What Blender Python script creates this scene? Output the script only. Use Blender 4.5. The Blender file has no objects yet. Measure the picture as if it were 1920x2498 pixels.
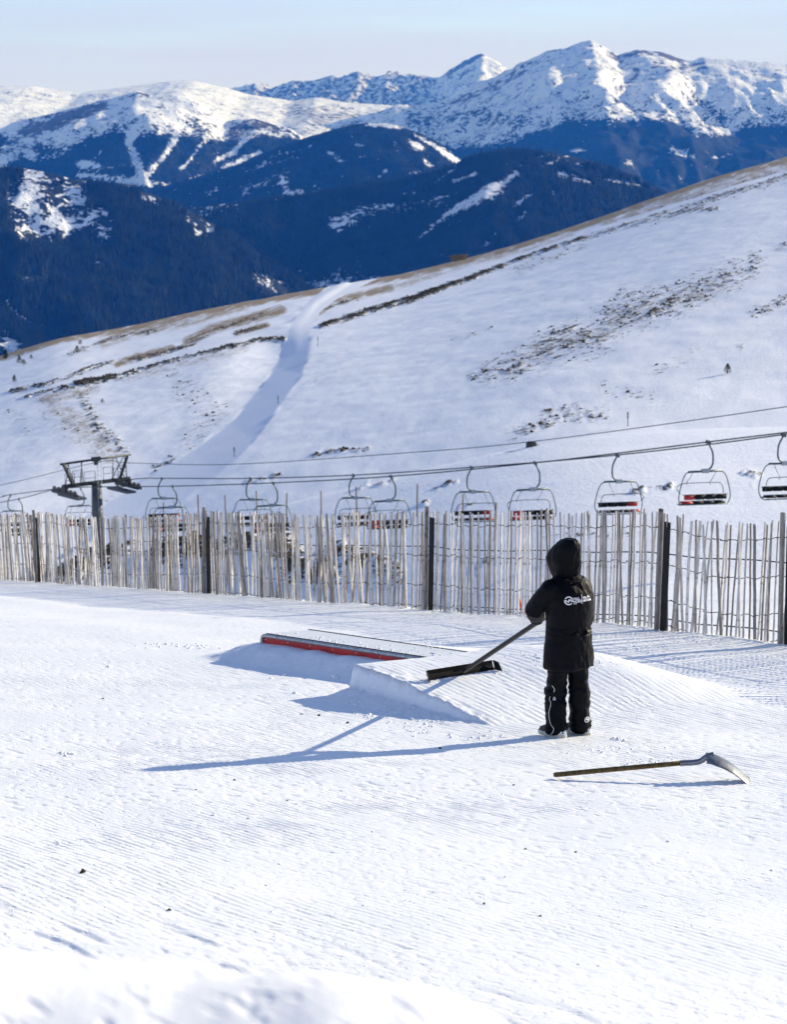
import bpy, bmesh, math, random
import numpy as np
from mathutils import Vector, Matrix
from mathutils.bvhtree import BVHTree

R = math.radians
SC = bpy.context.scene
COL = SC.collection
rng = np.random.RandomState(7)
random.seed(7)

# ------------------------------------------------------------------ camera
PITCH = R(9.92)
FPX = 2498 * 70.0 / 36.0                     # focal length in photograph pixels
cam_d = bpy.data.cameras.new('camera')
cam_d.sensor_fit = 'VERTICAL'; cam_d.sensor_height = 36.0; cam_d.sensor_width = 24.0
cam_d.lens = 70.0
cam_d.clip_start = 0.1; cam_d.clip_end = 60000
cam_d.dof.use_dof = True; cam_d.dof.focus_distance = 17.2; cam_d.dof.aperture_fstop = 4.5
cam = bpy.data.objects.new('camera', cam_d); COL.objects.link(cam)
cam.location = (0, 0, 0); cam.rotation_euler = (math.pi / 2 - PITCH, 0, 0)
SC.camera = cam

# ------------------------------------------------------------------ sky, sun, exposure
SUN_AZ, SUN_EL = R(59), R(19.7)
w = bpy.data.worlds.new('World'); SC.world = w; w.use_nodes = True
wn, wl = w.node_tree.nodes, w.node_tree.links
sky = wn.new('ShaderNodeTexSky'); sky.sky_type = 'NISHITA'; sky.sun_disc = False
sky.sun_elevation = SUN_EL; sky.sun_rotation = SUN_AZ
sky.altitude = 2300; sky.air_density = 1.0; sky.dust_density = 0.0; sky.ozone_density = 3.0
tc = wn.new('ShaderNodeTexCoord'); mp = wn.new('ShaderNodeMapping'); mp.inputs['Scale'].default_value = (1.5, 1.5, 26)
wl.new(tc.outputs['Generated'], mp.inputs[0])
nz = wn.new('ShaderNodeTexNoise'); nz.inputs['Scale'].default_value = 1.6; nz.inputs['Detail'].default_value = 4
wl.new(mp.outputs[0], nz.inputs['Vector'])
sep = wn.new('ShaderNodeSeparateXYZ'); wl.new(tc.outputs['Generated'], sep.inputs[0])
# thin even veil of high cloud: the lower one looks, the more of it lies in the line of sight
zc = wn.new('ShaderNodeMath'); zc.operation = 'MAXIMUM'; wl.new(sep.outputs[2], zc.inputs[0]); zc.inputs[1].default_value = 0.012
mn = wn.new('ShaderNodeMapRange'); mn.inputs[1].default_value = 0.3; mn.inputs[2].default_value = 0.7
mn.inputs[3].default_value = -0.035; mn.inputs[4].default_value = -0.16
wl.new(nz.outputs[0], mn.inputs[0])
dv = wn.new('ShaderNodeMath'); dv.operation = 'DIVIDE'; wl.new(mn.outputs[0], dv.inputs[0]); wl.new(zc.outputs[0], dv.inputs[1])
ex = wn.new('ShaderNodeMath'); ex.operation = 'EXPONENT'; wl.new(dv.outputs[0], ex.inputs[0])
mm = wn.new('ShaderNodeMath'); mm.operation = 'SUBTRACT'; mm.inputs[0].default_value = 1.0; wl.new(ex.outputs[0], mm.inputs[1])
edge = wn.new('ShaderNodeMapRange'); edge.interpolation_type = 'SMOOTHSTEP'; wl.new(sep.outputs[2], edge.inputs[0])    # the sheet ends a little above the horizon
edge.inputs[1].default_value = 0.034; edge.inputs[2].default_value = 0.064; edge.inputs[3].default_value = 0.85; edge.inputs[4].default_value = 1.0
m2 = wn.new('ShaderNodeMath'); m2.operation = 'MULTIPLY'; wl.new(mm.outputs[0], m2.inputs[0]); wl.new(edge.outputs[0], m2.inputs[1]); mm = m2
mx = wn.new('ShaderNodeMix'); mx.data_type = 'RGBA'
VEIL = (3.4, 3.45, 4.9, 1)
wl.new(mm.outputs[0], mx.inputs[0]); wl.new(sky.outputs[0], mx.inputs[6]); mx.inputs[7].default_value = VEIL
bg = wn['Background']; bg.inputs[1].default_value = 0.135
wl.new(mx.outputs[2], bg.inputs[0])

sun_d = bpy.data.lights.new('sun', 'SUN'); sun_d.energy = 5.0; sun_d.angle = R(0.5); sun_d.color = (1.0, 0.895, 0.72)
sun = bpy.data.objects.new('sun', sun_d); COL.objects.link(sun)
SUNV = Vector((math.cos(SUN_EL) * math.sin(SUN_AZ), math.cos(SUN_EL) * math.cos(SUN_AZ), math.sin(SUN_EL)))
sun.rotation_euler = SUNV.to_track_quat('Z', 'Y').to_euler(); sun.location = (30, 20, 30)

SC.view_settings.view_transform = 'Standard'; SC.view_settings.look = 'None'
SC.view_settings.gamma = 1.0; SC.view_settings.use_curve_mapping = False
SC.view_settings.exposure = 0.47
SC.cycles.use_denoising = True
SC.cycles.max_bounces = 6; SC.cycles.diffuse_bounces = 4; SC.cycles.volume_bounces = 0
SC.cycles.transparent_max_bounces = 8

# ------------------------------------------------------------------ photograph pixel <-> world
CP, SP = math.cos(PITCH), math.sin(PITCH)
def pt(x, y, D):
    """world point(s) on the line of sight of photo pixel (x, y) at ground distance D"""
    cx = (np.asarray(x, float) - 960) / FPX; cy = (1249 - np.asarray(y, float)) / FPX
    dy = CP + cy * SP; dz = -SP + cy * CP
    k = D / dy
    return cx * k, np.asarray(D) + 0 * k, dz * k
def P(x, y, D):
    a, b, c = pt(x, y, float(D)); return Vector((float(a), float(b), float(c)))
def proj(X, Y, Z):
    dep = Y * CP - Z * SP
    return 960 + FPX * X / dep, 1249 - FPX * (Y * SP + Z * CP) / dep

# ------------------------------------------------------------------ numpy noise
def _tab(seed):
    r = np.random.RandomState(seed); p = r.permutation(256); a = r.rand(256) * 2 * np.pi
    return np.concatenate([p, p]), np.cos(a), np.sin(a)
_T = {}
def pn(x, y, seed=0):
    if seed not in _T: _T[seed] = _tab(seed)
    p, gx, gy = _T[seed]
    xi = np.floor(x).astype(np.int64); yi = np.floor(y).astype(np.int64)
    xf = x - xi; yf = y - yi; xi &= 255; yi &= 255
    u = xf * xf * xf * (xf * (xf * 6 - 15) + 10); v = yf * yf * yf * (yf * (yf * 6 - 15) + 10)
    def g(ix, iy, dx, dy):
        h = p[p[ix & 255] + (iy & 255)]; return gx[h] * dx + gy[h] * dy
    a = g(xi, yi, xf, yf); b = g(xi + 1, yi, xf - 1, yf); c = g(xi, yi + 1, xf, yf - 1); d = g(xi + 1, yi + 1, xf - 1, yf - 1)
    return ((a + u * (b - a)) * (1 - v) + (c + u * (d - c)) * v) * 1.45
def fbm(x, y, o=4, seed=0, gain=0.5):
    s = 0; a = 1.0; t = 0
    for i in range(o):
        s = s + a * pn(x * 2 ** i + 17.3 * i, y * 2 ** i - 9.1 * i, seed + i); t += a; a *= gain
    return s / t
def ridged(x, y, o=4, seed=0, gain=0.5):
    s = 0; a = 1.0; t = 0
    for i in range(o):
        s = s + a * (1 - 2 * np.abs(pn(x * 2 ** i + 7.7 * i, y * 2 ** i + 3.3 * i, seed + i))); t += a; a *= gain
    return s / t
def ss(a, b, x):
    t = np.clip((x - a) / (b - a), 0, 1); return t * t * (3 - 2 * t)
def stroke(x, y, pts, wd):
    """soft mask round a polyline in (x, y); wd = half width (one number or one per point)"""
    best = np.zeros_like(x); wd = [wd] * len(pts) if np.isscalar(wd) else wd
    if len(pts) == 1: pts = [pts[0], (pts[0][0] + 1, pts[0][1])]; wd = list(wd) * 2
    for i in range(len(pts) - 1):
        (ax, ay), (bx, by) = pts[i], pts[i + 1]
        vx, vy = bx - ax, by - ay
        t = np.clip(((x - ax) * vx + (y - ay) * vy) / (vx * vx + vy * vy + 1e-9), 0, 1)
        d = np.hypot(x - ax - t * vx, y - ay - t * vy); wv = wd[i] + t * (wd[i + 1] - wd[i])
        best = np.maximum(best, 1 - ss(0.1, 1.55, d / wv))
    return best

# ------------------------------------------------------------------ materials
MATS = {}
class NT:
    def __init__(s, name):
        s.m = bpy.data.materials.new(name); s.m.use_nodes = True
        s.n = s.m.node_tree.nodes; s.l = s.m.node_tree.links
        s.b = s.n['Principled BSDF']; MATS[name] = s.m
    def new(s, t, **kw):
        nd = s.n.new(t)
        for k, v in kw.items():
            if hasattr(nd, k): setattr(nd, k, v)
            else: nd.inputs[k.replace('_', ' ')].default_value = v
        return nd
    def link(s, a, b): s.l.new(a, b)
    def coord(s, scale=(1, 1, 1), kind='Object', rot=(0, 0, 0)):
        t = s.n.new('ShaderNodeTexCoord'); m = s.n.new('ShaderNodeMapping')
        m.inputs['Scale'].default_value = scale; m.inputs['Rotation'].default_value = rot
        s.l.new(t.outputs[kind], m.inputs[0]); return m.outputs[0]
    def noise(s, vec, scale, detail=3, rough=0.5):
        nd = s.n.new('ShaderNodeTexNoise'); nd.inputs['Scale'].default_value = scale
        nd.inputs['Detail'].default_value = detail; nd.inputs['Roughness'].default_value = rough
        s.l.new(vec, nd.inputs['Vector']); return nd.outputs[0]
    def rng(s, v, a, b, c=0.0, d=1.0, smooth=True):
        nd = s.n.new('ShaderNodeMapRange'); nd.interpolation_type = 'SMOOTHSTEP' if smooth else 'LINEAR'
        for i, q in ((1, a), (2, b), (3, c), (4, d)):
            if hasattr(q, 'links') or not isinstance(q, (int, float)): s.l.new(q, nd.inputs[i])
            else: nd.inputs[i].default_value = q
        s.l.new(v, nd.inputs[0]); return nd.outputs[0]
    def math(s, op, a, b=None):
        nd = s.n.new('ShaderNodeMath'); nd.operation = op
        for i, q in enumerate((a, b)):
            if q is None: continue
            if isinstance(q, (int, float)): nd.inputs[i].default_value = q
            else: s.l.new(q, nd.inputs[i])
        return nd.outputs[0]
    def mix(s, f, a, b):
        nd = s.n.new('ShaderNodeMix'); nd.data_type = 'RGBA'
        for i, q in ((0, f), (6, a), (7, b)):
            if isinstance(q, (int, float)): nd.inputs[i].default_value = q
            elif isinstance(q, tuple): nd.inputs[i].default_value = (*q, 1) if len(q) == 3 else q
            else: s.l.new(q, nd.inputs[i])
        return nd.outputs[2]
    def bump(s, h, strength=0.5, dist=0.02):
        nd = s.n.new('ShaderNodeBump'); nd.inputs['Strength'].default_value = strength
        nd.inputs['Distance'].default_value = dist; s.l.new(h, nd.inputs['Height'])
        s.l.new(nd.outputs[0], s.b.inputs['Normal'])
    def attr(s, name):
        nd = s.n.new('ShaderNodeAttribute'); nd.attribute_name = name
        sp = s.n.new('ShaderNodeSeparateColor'); s.l.new(nd.outputs['Color'], sp.inputs[0])
        return sp.outputs
    def set(s, color=None, rough=0.6, spec=0.3, metal=0.0):
        if color is not None:
            if isinstance(color, tuple): s.b.inputs['Base Color'].default_value = (*color, 1)
            else: s.l.new(color, s.b.inputs['Base Color'])
        if isinstance(rough, (int, float)): s.b.inputs['Roughness'].default_value = rough
        else: s.l.new(rough, s.b.inputs['Roughness'])
        s.b.inputs['Specular IOR Level'].default_value = spec; s.b.inputs['Metallic'].default_value = metal
        return s.m

def simple(name, color, rough=0.6, spec=0.3, metal=0.0, var=0.25, scale=8, bump=0.0, stretch=(1, 1, 1), bdist=0.01):
    t = NT(name); v = t.coord(stretch)
    n = t.noise(v, scale, 4, 0.6)
    c2 = tuple(min(1, c * (1 + var)) for c in color); c1 = tuple(c * (1 - var) for c in color)
    t.set(t.mix(t.rng(n, 0.3, 0.7), c1, c2), rough, spec, metal)
    if bump: t.bump(t.noise(v, scale * 3, 3), bump, bdist)
    return t.m

# snow of the groomed run
t = NT('groomed_snow'); v = t.coord()
n1 = t.noise(v, 1.3, 3); n2 = t.noise(v, 60, 3, 0.7)
t.set(t.mix(t.rng(n1, 0.3, 0.7), (0.85, 0.88, 0.92), (0.89, 0.91, 0.935)), 0.55, 0.25)
tcv = t.new('ShaderNodeTexCoord')
def dotp(x, y):
    d = t.n.new('ShaderNodeVectorMath'); d.operation = 'DOT_PRODUCT'; t.link(tcv.outputs['Object'], d.inputs[0]); d.inputs[1].default_value = (x, y, 0); return d.outputs['Value']
cb = t.n.new('ShaderNodeCombineXYZ'); t.link(dotp(0.66 * 30, 0.75 * 30), cb.inputs[0]); t.link(dotp(0.75 * 11, -0.66 * 11), cb.inputs[1])
spk = t.rng(t.noise(cb.outputs[0], 1.0, 2, 0.55), 0.54, 0.68)
pat = t.rng(t.noise(v, 0.8, 3, 0.5), 0.36, 0.58, 0.25, 1.0)
hgt = t.math('SUBTRACT', t.math('MULTIPLY', n2, 0.45), t.math('MULTIPLY', spk, pat))
t.bump(hgt, 0.42, 0.011)
M_SNOW = t.m
simple('loose_snow', (0.90, 0.91, 0.93), 0.6, 0.2, var=0.02, scale=20, bump=0.4, bdist=0.01)

# hillside: snow, dead grass and dark scrub that show where the snow is thin
t = NT('hillside_snow'); v = t.coord(); at = t.attr('cover')
na = t.noise(v, 0.9, 5, 0.68); nb = t.noise(v, 3.2, 4, 0.68); nc = t.noise(v, 0.09, 4, 0.6)
n = t.math('ADD', t.math('MULTIPLY', na, 0.6), t.math('MULTIPLY', nb, 0.4))
thr = t.math('SUBTRACT', 0.675, t.math('MULTIPLY', at[0], 0.285))
dark = t.rng(t.math('SUBTRACT', n, thr), -0.02, 0.035)
dark = t.math('MULTIPLY', dark, t.rng(at[0], 0.02, 0.12))
nt = t.noise(t.coord((1, 1, 1), rot=(0, 0, 0.6)), 1.7, 5, 0.72)
thr2 = t.math('SUBTRACT', 0.70, t.math('MULTIPLY', at[1], 0.36))
tan = t.math('MULTIPLY', t.rng(t.math('SUBTRACT', nt, thr2), -0.06, 0.09), t.rng(at[1], 0.02, 0.12))
snow = t.mix(t.rng(nc, 0.3, 0.7), (0.82, 0.86, 0.93), (0.87, 0.90, 0.945))
grass = t.mix(nb, (0.17, 0.125, 0.085), (0.46, 0.36, 0.23))
scrub = t.mix(t.rng(nb, 0.35, 0.65), (0.022, 0.026, 0.018), (0.10, 0.075, 0.045))
t.set(t.mix(dark, t.mix(tan, snow, grass), scrub), 0.75, 0.15)
nw = t.noise(t.coord((0.25, 1.6, 1), rot=(0, 0, 0.5)), 0.7, 4, 0.6)
t.bump(t.math('ADD', t.math('ADD', nb, t.math('MULTIPLY', na, 0.6)), nw), 0.5, 0.14)
M_HILL = t.m

# far mountains: snow, forest, bare rock
t = NT('mountain_cover'); v = t.coord(); at = t.attr('cover')
na = t.noise(v, 1 / 60.0, 6, 0.66); nb = t.noise(v, 1 / 15.0, 4, 0.7); nr = t.noise(t.coord((1, 1, 0.35)), 1 / 42.0, 6, 0.72)
n = t.math('ADD', t.math('MULTIPLY', na, 0.55), t.math('MULTIPLY', nb, 0.45))
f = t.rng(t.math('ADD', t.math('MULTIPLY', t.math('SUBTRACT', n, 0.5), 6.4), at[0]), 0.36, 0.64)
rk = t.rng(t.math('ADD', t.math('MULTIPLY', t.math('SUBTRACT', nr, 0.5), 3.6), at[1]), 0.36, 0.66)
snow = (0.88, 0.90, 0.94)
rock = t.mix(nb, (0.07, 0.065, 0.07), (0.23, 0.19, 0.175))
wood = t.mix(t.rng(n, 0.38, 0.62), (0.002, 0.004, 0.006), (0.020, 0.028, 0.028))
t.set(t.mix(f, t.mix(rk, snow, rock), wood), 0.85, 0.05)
t.bump(t.math('ADD', t.math('MULTIPLY', na, 0.7), t.math('MULTIPLY', nb, 0.3)), 0.5, 28.0)
M_MOUNT = t.m

# weathered split chestnut stakes
def wood(name, a, b, c):
    t = NT(name); v = t.coord((14, 14, 1.6)); oi = t.new('ShaderNodeObjectInfo')
    n = t.noise(v, 3.0, 5, 0.65); n2 = t.noise(t.coord((3, 3, 5)), 2.0, 3)
    col = t.mix(t.rng(n, 0.35, 0.68), a, b); col = t.mix(t.rng(n2, 0.56, 0.72), col, c)
    hsv = t.new('ShaderNodeHueSaturation'); t.link(col, hsv.inputs['Color'])
    t.link(t.rng(oi.outputs['Random'], 0, 1, 0.72, 1.3, False), hsv.inputs['Value'])
    t.set(hsv.outputs[0], 0.8, 0.2); t.bump(n, 0.6, 0.01); return t.m
wood('pale_weathered_wood', (0.47, 0.445, 0.415), (0.75, 0.72, 0.675), (0.25, 0.215, 0.185))
wood('grey_weathered_wood', (0.22, 0.195, 0.175), (0.43, 0.39, 0.345), (0.12, 0.095, 0.08))
wood('pole_wood', (0.20, 0.145, 0.085), (0.32, 0.24, 0.14), (0.12, 0.085, 0.05))
wood('shovel_wood', (0.10, 0.065, 0.025), (0.20, 0.14, 0.06), (0.05, 0.035, 0.018))
simple('black_post', (0.012, 0.012, 0.013), 0.7, 0.3, var=0.3, bump=0.3)
simple('fence_wire', (0.07, 0.055, 0.045), 0.6, 0.4, 0.5, var=0.4, scale=30)
simple('blue_cord', (0.025, 0.045, 0.075), 0.6, 0.3, var=0.2)
simple('lift_steel', (0.030, 0.036, 0.037), 0.45, 0.4, 0.3, var=0.3, scale=3, bump=0.15)
simple('lift_column_grey', (0.10, 0.108, 0.11), 0.55, 0.4, 0.2, var=0.25, scale=1.5, bump=0.1)
simple('sheave_rubber', (0.11, 0.10, 0.09), 0.6, 0.3, var=0.3)
simple('chair_green', (0.035, 0.075, 0.08), 0.4, 0.5, 0.2, var=0.25, scale=5)
simple('grip_grey', (0.32, 0.36, 0.38), 0.4, 0.5, 0.4, var=0.2)
simple('seat_black', (0.008, 0.009, 0.011), 0.6, 0.15, var=0.3)
simple('seat_red', (0.40, 0.025, 0.025), 0.5, 0.4, var=0.15)
simple('cable_steel', (0.03, 0.045, 0.05), 0.5, 0.4, 0.4, var=0.2)
simple('box_red', (0.46, 0.016, 0.018), 0.45, 0.4, var=0.25, scale=6, bump=0.05)
simple('galvanised_steel', (0.40, 0.41, 0.42), 0.42, 0.5, 0.75, var=0.3, scale=25, bump=0.1)
simple('box_plastic', (0.74, 0.77, 0.80), 0.35, 0.5, var=0.05, scale=5)
simple('screw_steel', (0.75, 0.75, 0.75), 0.3, 0.5, 0.6, var=0.1)
simple('black_plastic', (0.009, 0.009, 0.010), 0.5, 0.2, var=0.4, scale=14, bump=0.15)
simple('shovel_metal', (0.20, 0.21, 0.225), 0.38, 0.5, 0.75, var=0.35, scale=10, bump=0.15)
simple('jacket_black', (0.0016, 0.0019, 0.0036), 0.52, 0.10, var=0.35, scale=9, bump=0.25, bdist=0.006)
simple('trouser_black', (0.0016, 0.0019, 0.0036), 0.52, 0.10, var=0.35, scale=9, bump=0.3, bdist=0.006)
simple('white_print', (0.82, 0.82, 0.82), 0.6, 0.3, var=0.03)
simple('grey_piping', (0.60, 0.58, 0.52), 0.6, 0.3, var=0.1)
simple('glove_tan', (0.48, 0.46, 0.34), 0.75, 0.2, var=0.25, scale=40, bump=0.3)
simple('shoe_canvas', (0.05, 0.045, 0.04), 0.7, 0.3, var=0.3, scale=30)
simple('shoe_rubber', (0.58, 0.55, 0.46), 0.55, 0.4, var=0.15, scale=30)
simple('skin', (0.52, 0.33, 0.24), 0.5, 0.4, var=0.08)
simple('dark_debris', (0.018, 0.015, 0.012), 0.8, 0.2, var=0.4)
simple('marker_red', (0.45, 0.06, 0.025), 0.5, 0.4, var=0.2)
simple('needle_dark', (0.020, 0.030, 0.018), 0.8, 0.15, var=0.5, scale=2)
simple('scrub_brown', (0.055, 0.045, 0.03), 0.85, 0.1, var=0.6, scale=0.6)
simple('far_needles', (0.016, 0.022, 0.020), 0.9, 0.05, var=0.5, scale=0.02)
simple('bark', (0.07, 0.05, 0.035), 0.85, 0.1, var=0.4)
simple('stone_brown', (0.09, 0.085, 0.07), 0.85, 0.1, var=0.4, scale=2, bump=0.4, bdist=0.2)

# ------------------------------------------------------------------ object helpers
def tag(o, label=None, cat=None, group=None, kind=None):
    for k, val in (('label', label), ('category', cat), ('group', group), ('kind', kind)):
        if val: o[k] = val
    return o
def obj(name, data, mat=None, parent=None, smooth=True, **kw):
    if isinstance(data, bmesh.types.BMesh):
        me = bpy.data.meshes.new(name); bmesh.ops.recalc_face_normals(data, faces=data.faces)
        data.to_mesh(me); data.free()
        if smooth: me.polygons.foreach_set('use_smooth', [True] * len(me.polygons))
    else: me = data
    if mat and len(me.materials) == 0: me.materials.append(MATS[mat] if isinstance(mat, str) else mat)
    o = bpy.data.objects.new(name, me); COL.objects.link(o)
    if parent: o.parent = parent
    return tag(o, **kw)
def empty(name, loc=(0, 0, 0), rz=0.0, **kw):
    o = bpy.data.objects.new(name, None); COL.objects.link(o)
    o.location = loc; o.rotation_euler = (0, 0, rz); o.empty_display_size = 0.2
    return tag(o, **kw)
def copy_tree(o, parent=None):
    c = o.copy(); COL.objects.link(c); c.parent = parent
    for ch in o.children: copy_tree(ch, c)
    return c
def grid_mesh(name, X, Y, Z, mat, cover=None, flip=False):
    r, c = X.shape; me = bpy.data.meshes.new(name)
    co = np.stack([X, Y, Z], -1).reshape(-1, 3).astype(np.float32)
    i = np.arange(r * c).reshape(r, c)
    q = np.stack([i[:-1, :-1], i[:-1, 1:], i[1:, 1:], i[1:, :-1]], -1).reshape(-1, 4)
    if flip: q = q[:, ::-1]
    me.vertices.add(r * c); me.vertices.foreach_set('co', co.ravel())
    me.loops.add(q.size); me.loops.foreach_set('vertex_index', q.ravel().astype(np.int32))
    me.polygons.add(len(q)); me.polygons.foreach_set('loop_start', (np.arange(len(q)) * 4).astype(np.int32))
    me.polygons.foreach_set('use_smooth', np.ones(len(q), bool))
    me.update(calc_edges=True); me.validate()
    if cover is not None:
        a = me.color_attributes.new('cover', 'FLOAT_COLOR', 'POINT')
        f = np.ones((r * c, 4), np.float32); f[:, 0] = cover[0].ravel(); f[:, 1] = cover[1].ravel(); f[:, 2] = 0
        a.data.foreach_set('color', f.ravel())
    me.materials.append(mat); return me
def box(bm, lo, hi, mat4=None):
    vs = [bm.verts.new((x, y, z)) for x in (lo[0], hi[0]) for y in (lo[1], hi[1]) for z in (lo[2], hi[2])]
    for a in ((0, 1, 3, 2), (4, 6, 7, 5), (0, 4, 5, 1), (2, 3, 7, 6), (0, 2, 6, 4), (1, 5, 7, 3)):
        bm.faces.new([vs[k] for k in a])
    if mat4 is not None: bmesh.ops.transform(bm, matrix=mat4, verts=vs)
    return vs
def tube(bm, pts, r, n=8, up=(0.13, 0.21, 0.97), sq=None):
    """tube along pts; r a number or a list; sq=(a, b) gives a rectangular section"""
    pts = [Vector(p) for p in pts]; rs = [r] * len(pts) if np.isscalar(r) else list(r)
    rings = []; ref = Vector(up)
    for i, p in enumerate(pts):
        d = (pts[min(i + 1, len(pts) - 1)] - pts[max(i - 1, 0)]).normalized()
        s = d.cross(ref)
        if s.length < 1e-4: s = d.cross(Vector((1, 0, 0)))
        s.normalize(); b = s.cross(d).normalized()
        if sq: ring = [bm.verts.new(p + s * a * sq[0] + b * c * sq[1]) for a, c in ((-.5, -.5), (.5, -.5), (.5, .5), (-.5, .5))]
        else: ring = [bm.verts.new(p + (s * math.cos(2 * math.pi * k / n) + b * math.sin(2 * math.pi * k / n)) * rs[i]) for k in range(n)]
        rings.append(ring)
    m = len(rings[0])
    for a, b in zip(rings, rings[1:]):
        for k in range(m): bm.faces.new((a[k], a[(k + 1) % m], b[(k + 1) % m], b[k]))
    bm.faces.new(rings[0][::-1]); bm.faces.new(rings[-1])
def spline(pts, n=6):
    pts = [Vector(p) for p in pts]; out = []
    for i in range(len(pts) - 1):
        p0, p1, p2, p3 = pts[max(i - 1, 0)], pts[i], pts[i + 1], pts[min(i + 2, len(pts) - 1)]
        for k in range(n):
            t = k / n
            out.append(0.5 * ((2 * p1) + (p2 - p0) * t + (2 * p0 - 5 * p1 + 4 * p2 - p3) * t * t + (3 * p1 - p0 - 3 * p2 + p3) * t ** 3))
    return out + [pts[-1]]
def loft(bm, rings, n=22, pw=2.3):
    """closed skin through elliptical rings (centre, half axis 1, half axis 2)"""
    prev = None; first = None
    for c, a, b in rings:
        c, a, b = Vector(c), Vector(a), Vector(b); ring = []
        for k in range(n):
            t = 2 * math.pi * k / n; ct, st = math.cos(t), math.sin(t)
            ring.append(bm.verts.new(c + a * math.copysign(abs(ct) ** (2 / pw), ct) + b * math.copysign(abs(st) ** (2 / pw), st)))
        if prev:
            for k in range(n): bm.faces.new((prev[k], prev[(k + 1) % n], ring[(k + 1) % n], ring[k]))
        else: first = ring
        prev = ring
    bm.faces.new(first[::-1]); bm.faces.new(prev)
def limb(bm, pts, rs, n=18):
    pts = [Vector(p) for p in pts]; rings = []
    for i, p in enumerate(pts):
        d = (pts[min(i + 1, len(pts) - 1)] - pts[max(i - 1, 0)]).normalized()
        s = d.cross(Vector((0.3, -0.9, 0.1))).normalized(); b = s.cross(d).normalized()
        rings.append((p, s * rs[i], b * rs[i]))
    d0 = (pts[0] - pts[1]).normalized(); d1 = (pts[-1] - pts[-2]).normalized()
    rings.insert(0, (pts[0] + d0 * rs[0] * 0.6, rings[0][1] * 0.6, rings[0][2] * 0.6))
    rings.append((pts[-1] + d1 * rs[-1] * 0.3, rings[-1][1] * 0.8, rings[-1][2] * 0.8))
    loft(bm, rings, n, 2.0)
def remesh(bm, voxel, smooth_it=4, name='tmp'):
    me = bpy.data.meshes.new(name); bmesh.ops.recalc_face_normals(bm, faces=bm.faces); bm.to_mesh(me); bm.free()
    o = bpy.data.objects.new(name, me); COL.objects.link(o)
    m = o.modifiers.new('r', 'REMESH'); m.mode = 'VOXEL'; m.voxel_size = voxel
    if smooth_it:
        s = o.modifiers.new('s', 'SMOOTH'); s.factor = 0.5; s.iterations = smooth_it
    dg = bpy.context.evaluated_depsgraph_get()
    out = bpy.data.meshes.new_from_object(o.evaluated_get(dg)); bpy.data.objects.remove(o)
    out.polygons.foreach_set('use_smooth', [True] * len(out.polygons)); return out
def mesh_co(me):
    a = np.empty(len(me.vertices) * 3, np.float32); me.vertices.foreach_get('co', a); return a.reshape(-1, 3)
def mesh_no(me):
    a = np.empty(len(me.vertices) * 3, np.float32); me.vertices.foreach_get('normal', a); return a.reshape(-1, 3)
def ordinal(i):
    return ['first', 'second', 'third', 'fourth', 'fifth', 'sixth', 'seventh', 'eighth', 'ninth', 'tenth', 'eleventh', 'twelfth'][i]

# ------------------------------------------------------------------ the groomed run
FENCE0 = np.array([3.45, 25.0]); FD = np.array([-0.5425, 0.84]); FD /= np.linalg.norm(FD)   # fence line, running left and away
FN = np.array([FD[1], -FD[0]])                                                              # away from the run
def fence_sd(X, Y): return (X - FENCE0[0]) * FN[0] + (Y - FENCE0[1]) * FN[1]
_ky = np.array([-6, 0, 3, 8, 13, 16.4, 21, 25, 31.3, 37, 41.6, 60.])
_kz = np.array([-0.7, -1.75, -2.35, -3.40, -4.27, -4.85, -5.40, -5.90, -7.02, -8.02, -8.84, -12.1])
_ty = np.arange(-6, 60, 0.05); _tz = np.interp(_ty, _ky, _kz)
_g = np.exp(-(np.arange(-60, 61) * 0.05 / 1.0) ** 2 / 2); _g /= _g.sum()
_tz = np.convolve(np.pad(_tz, 60, mode='reflect', reflect_type='odd'), _g, 'valid')
def base(X, Y): return np.interp(Y, _ty, _tz)
def on_base(x, y, h=0.0):
    """where the line of sight of a photo pixel meets the plain slope raised by h"""
    lo, hi = 2.0, 45.0
    for _ in range(50):
        m = (lo + hi) / 2; X, Y, Z = pt(x, y, m)
        if Z > base(X, m) + h: lo = m
        else: hi = m
    X, Y, Z = pt(x, y, lo); return np.array([float(X), lo]), float(Z)
KA, _ = on_base(860, 1628, 0.28); KE, _ = on_base(1200, 1775, 0.0)
KU = (KE - KA) / np.linalg.norm(KE - KA); KL = float(np.linalg.norm(KE - KA)); KV = np.array([-KU[1], KU[0]])
BNR, zbr = on_base(1048, 1607, 0.28); BNL, zbl = on_base(632, 1545, 0.29)
BU = (BNR - BNL) / np.linalg.norm(BNR - BNL); BLEN = float(np.linalg.norm(BNR - BNL)); BV = np.array([-BU[1], BU[0]])
def sv(X, Y): 
    dx, dy = X - KA[0], Y - KA[1]; return dx * KU[0] + dy * KU[1], dx * KV[0] + dy * KV[1]
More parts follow.
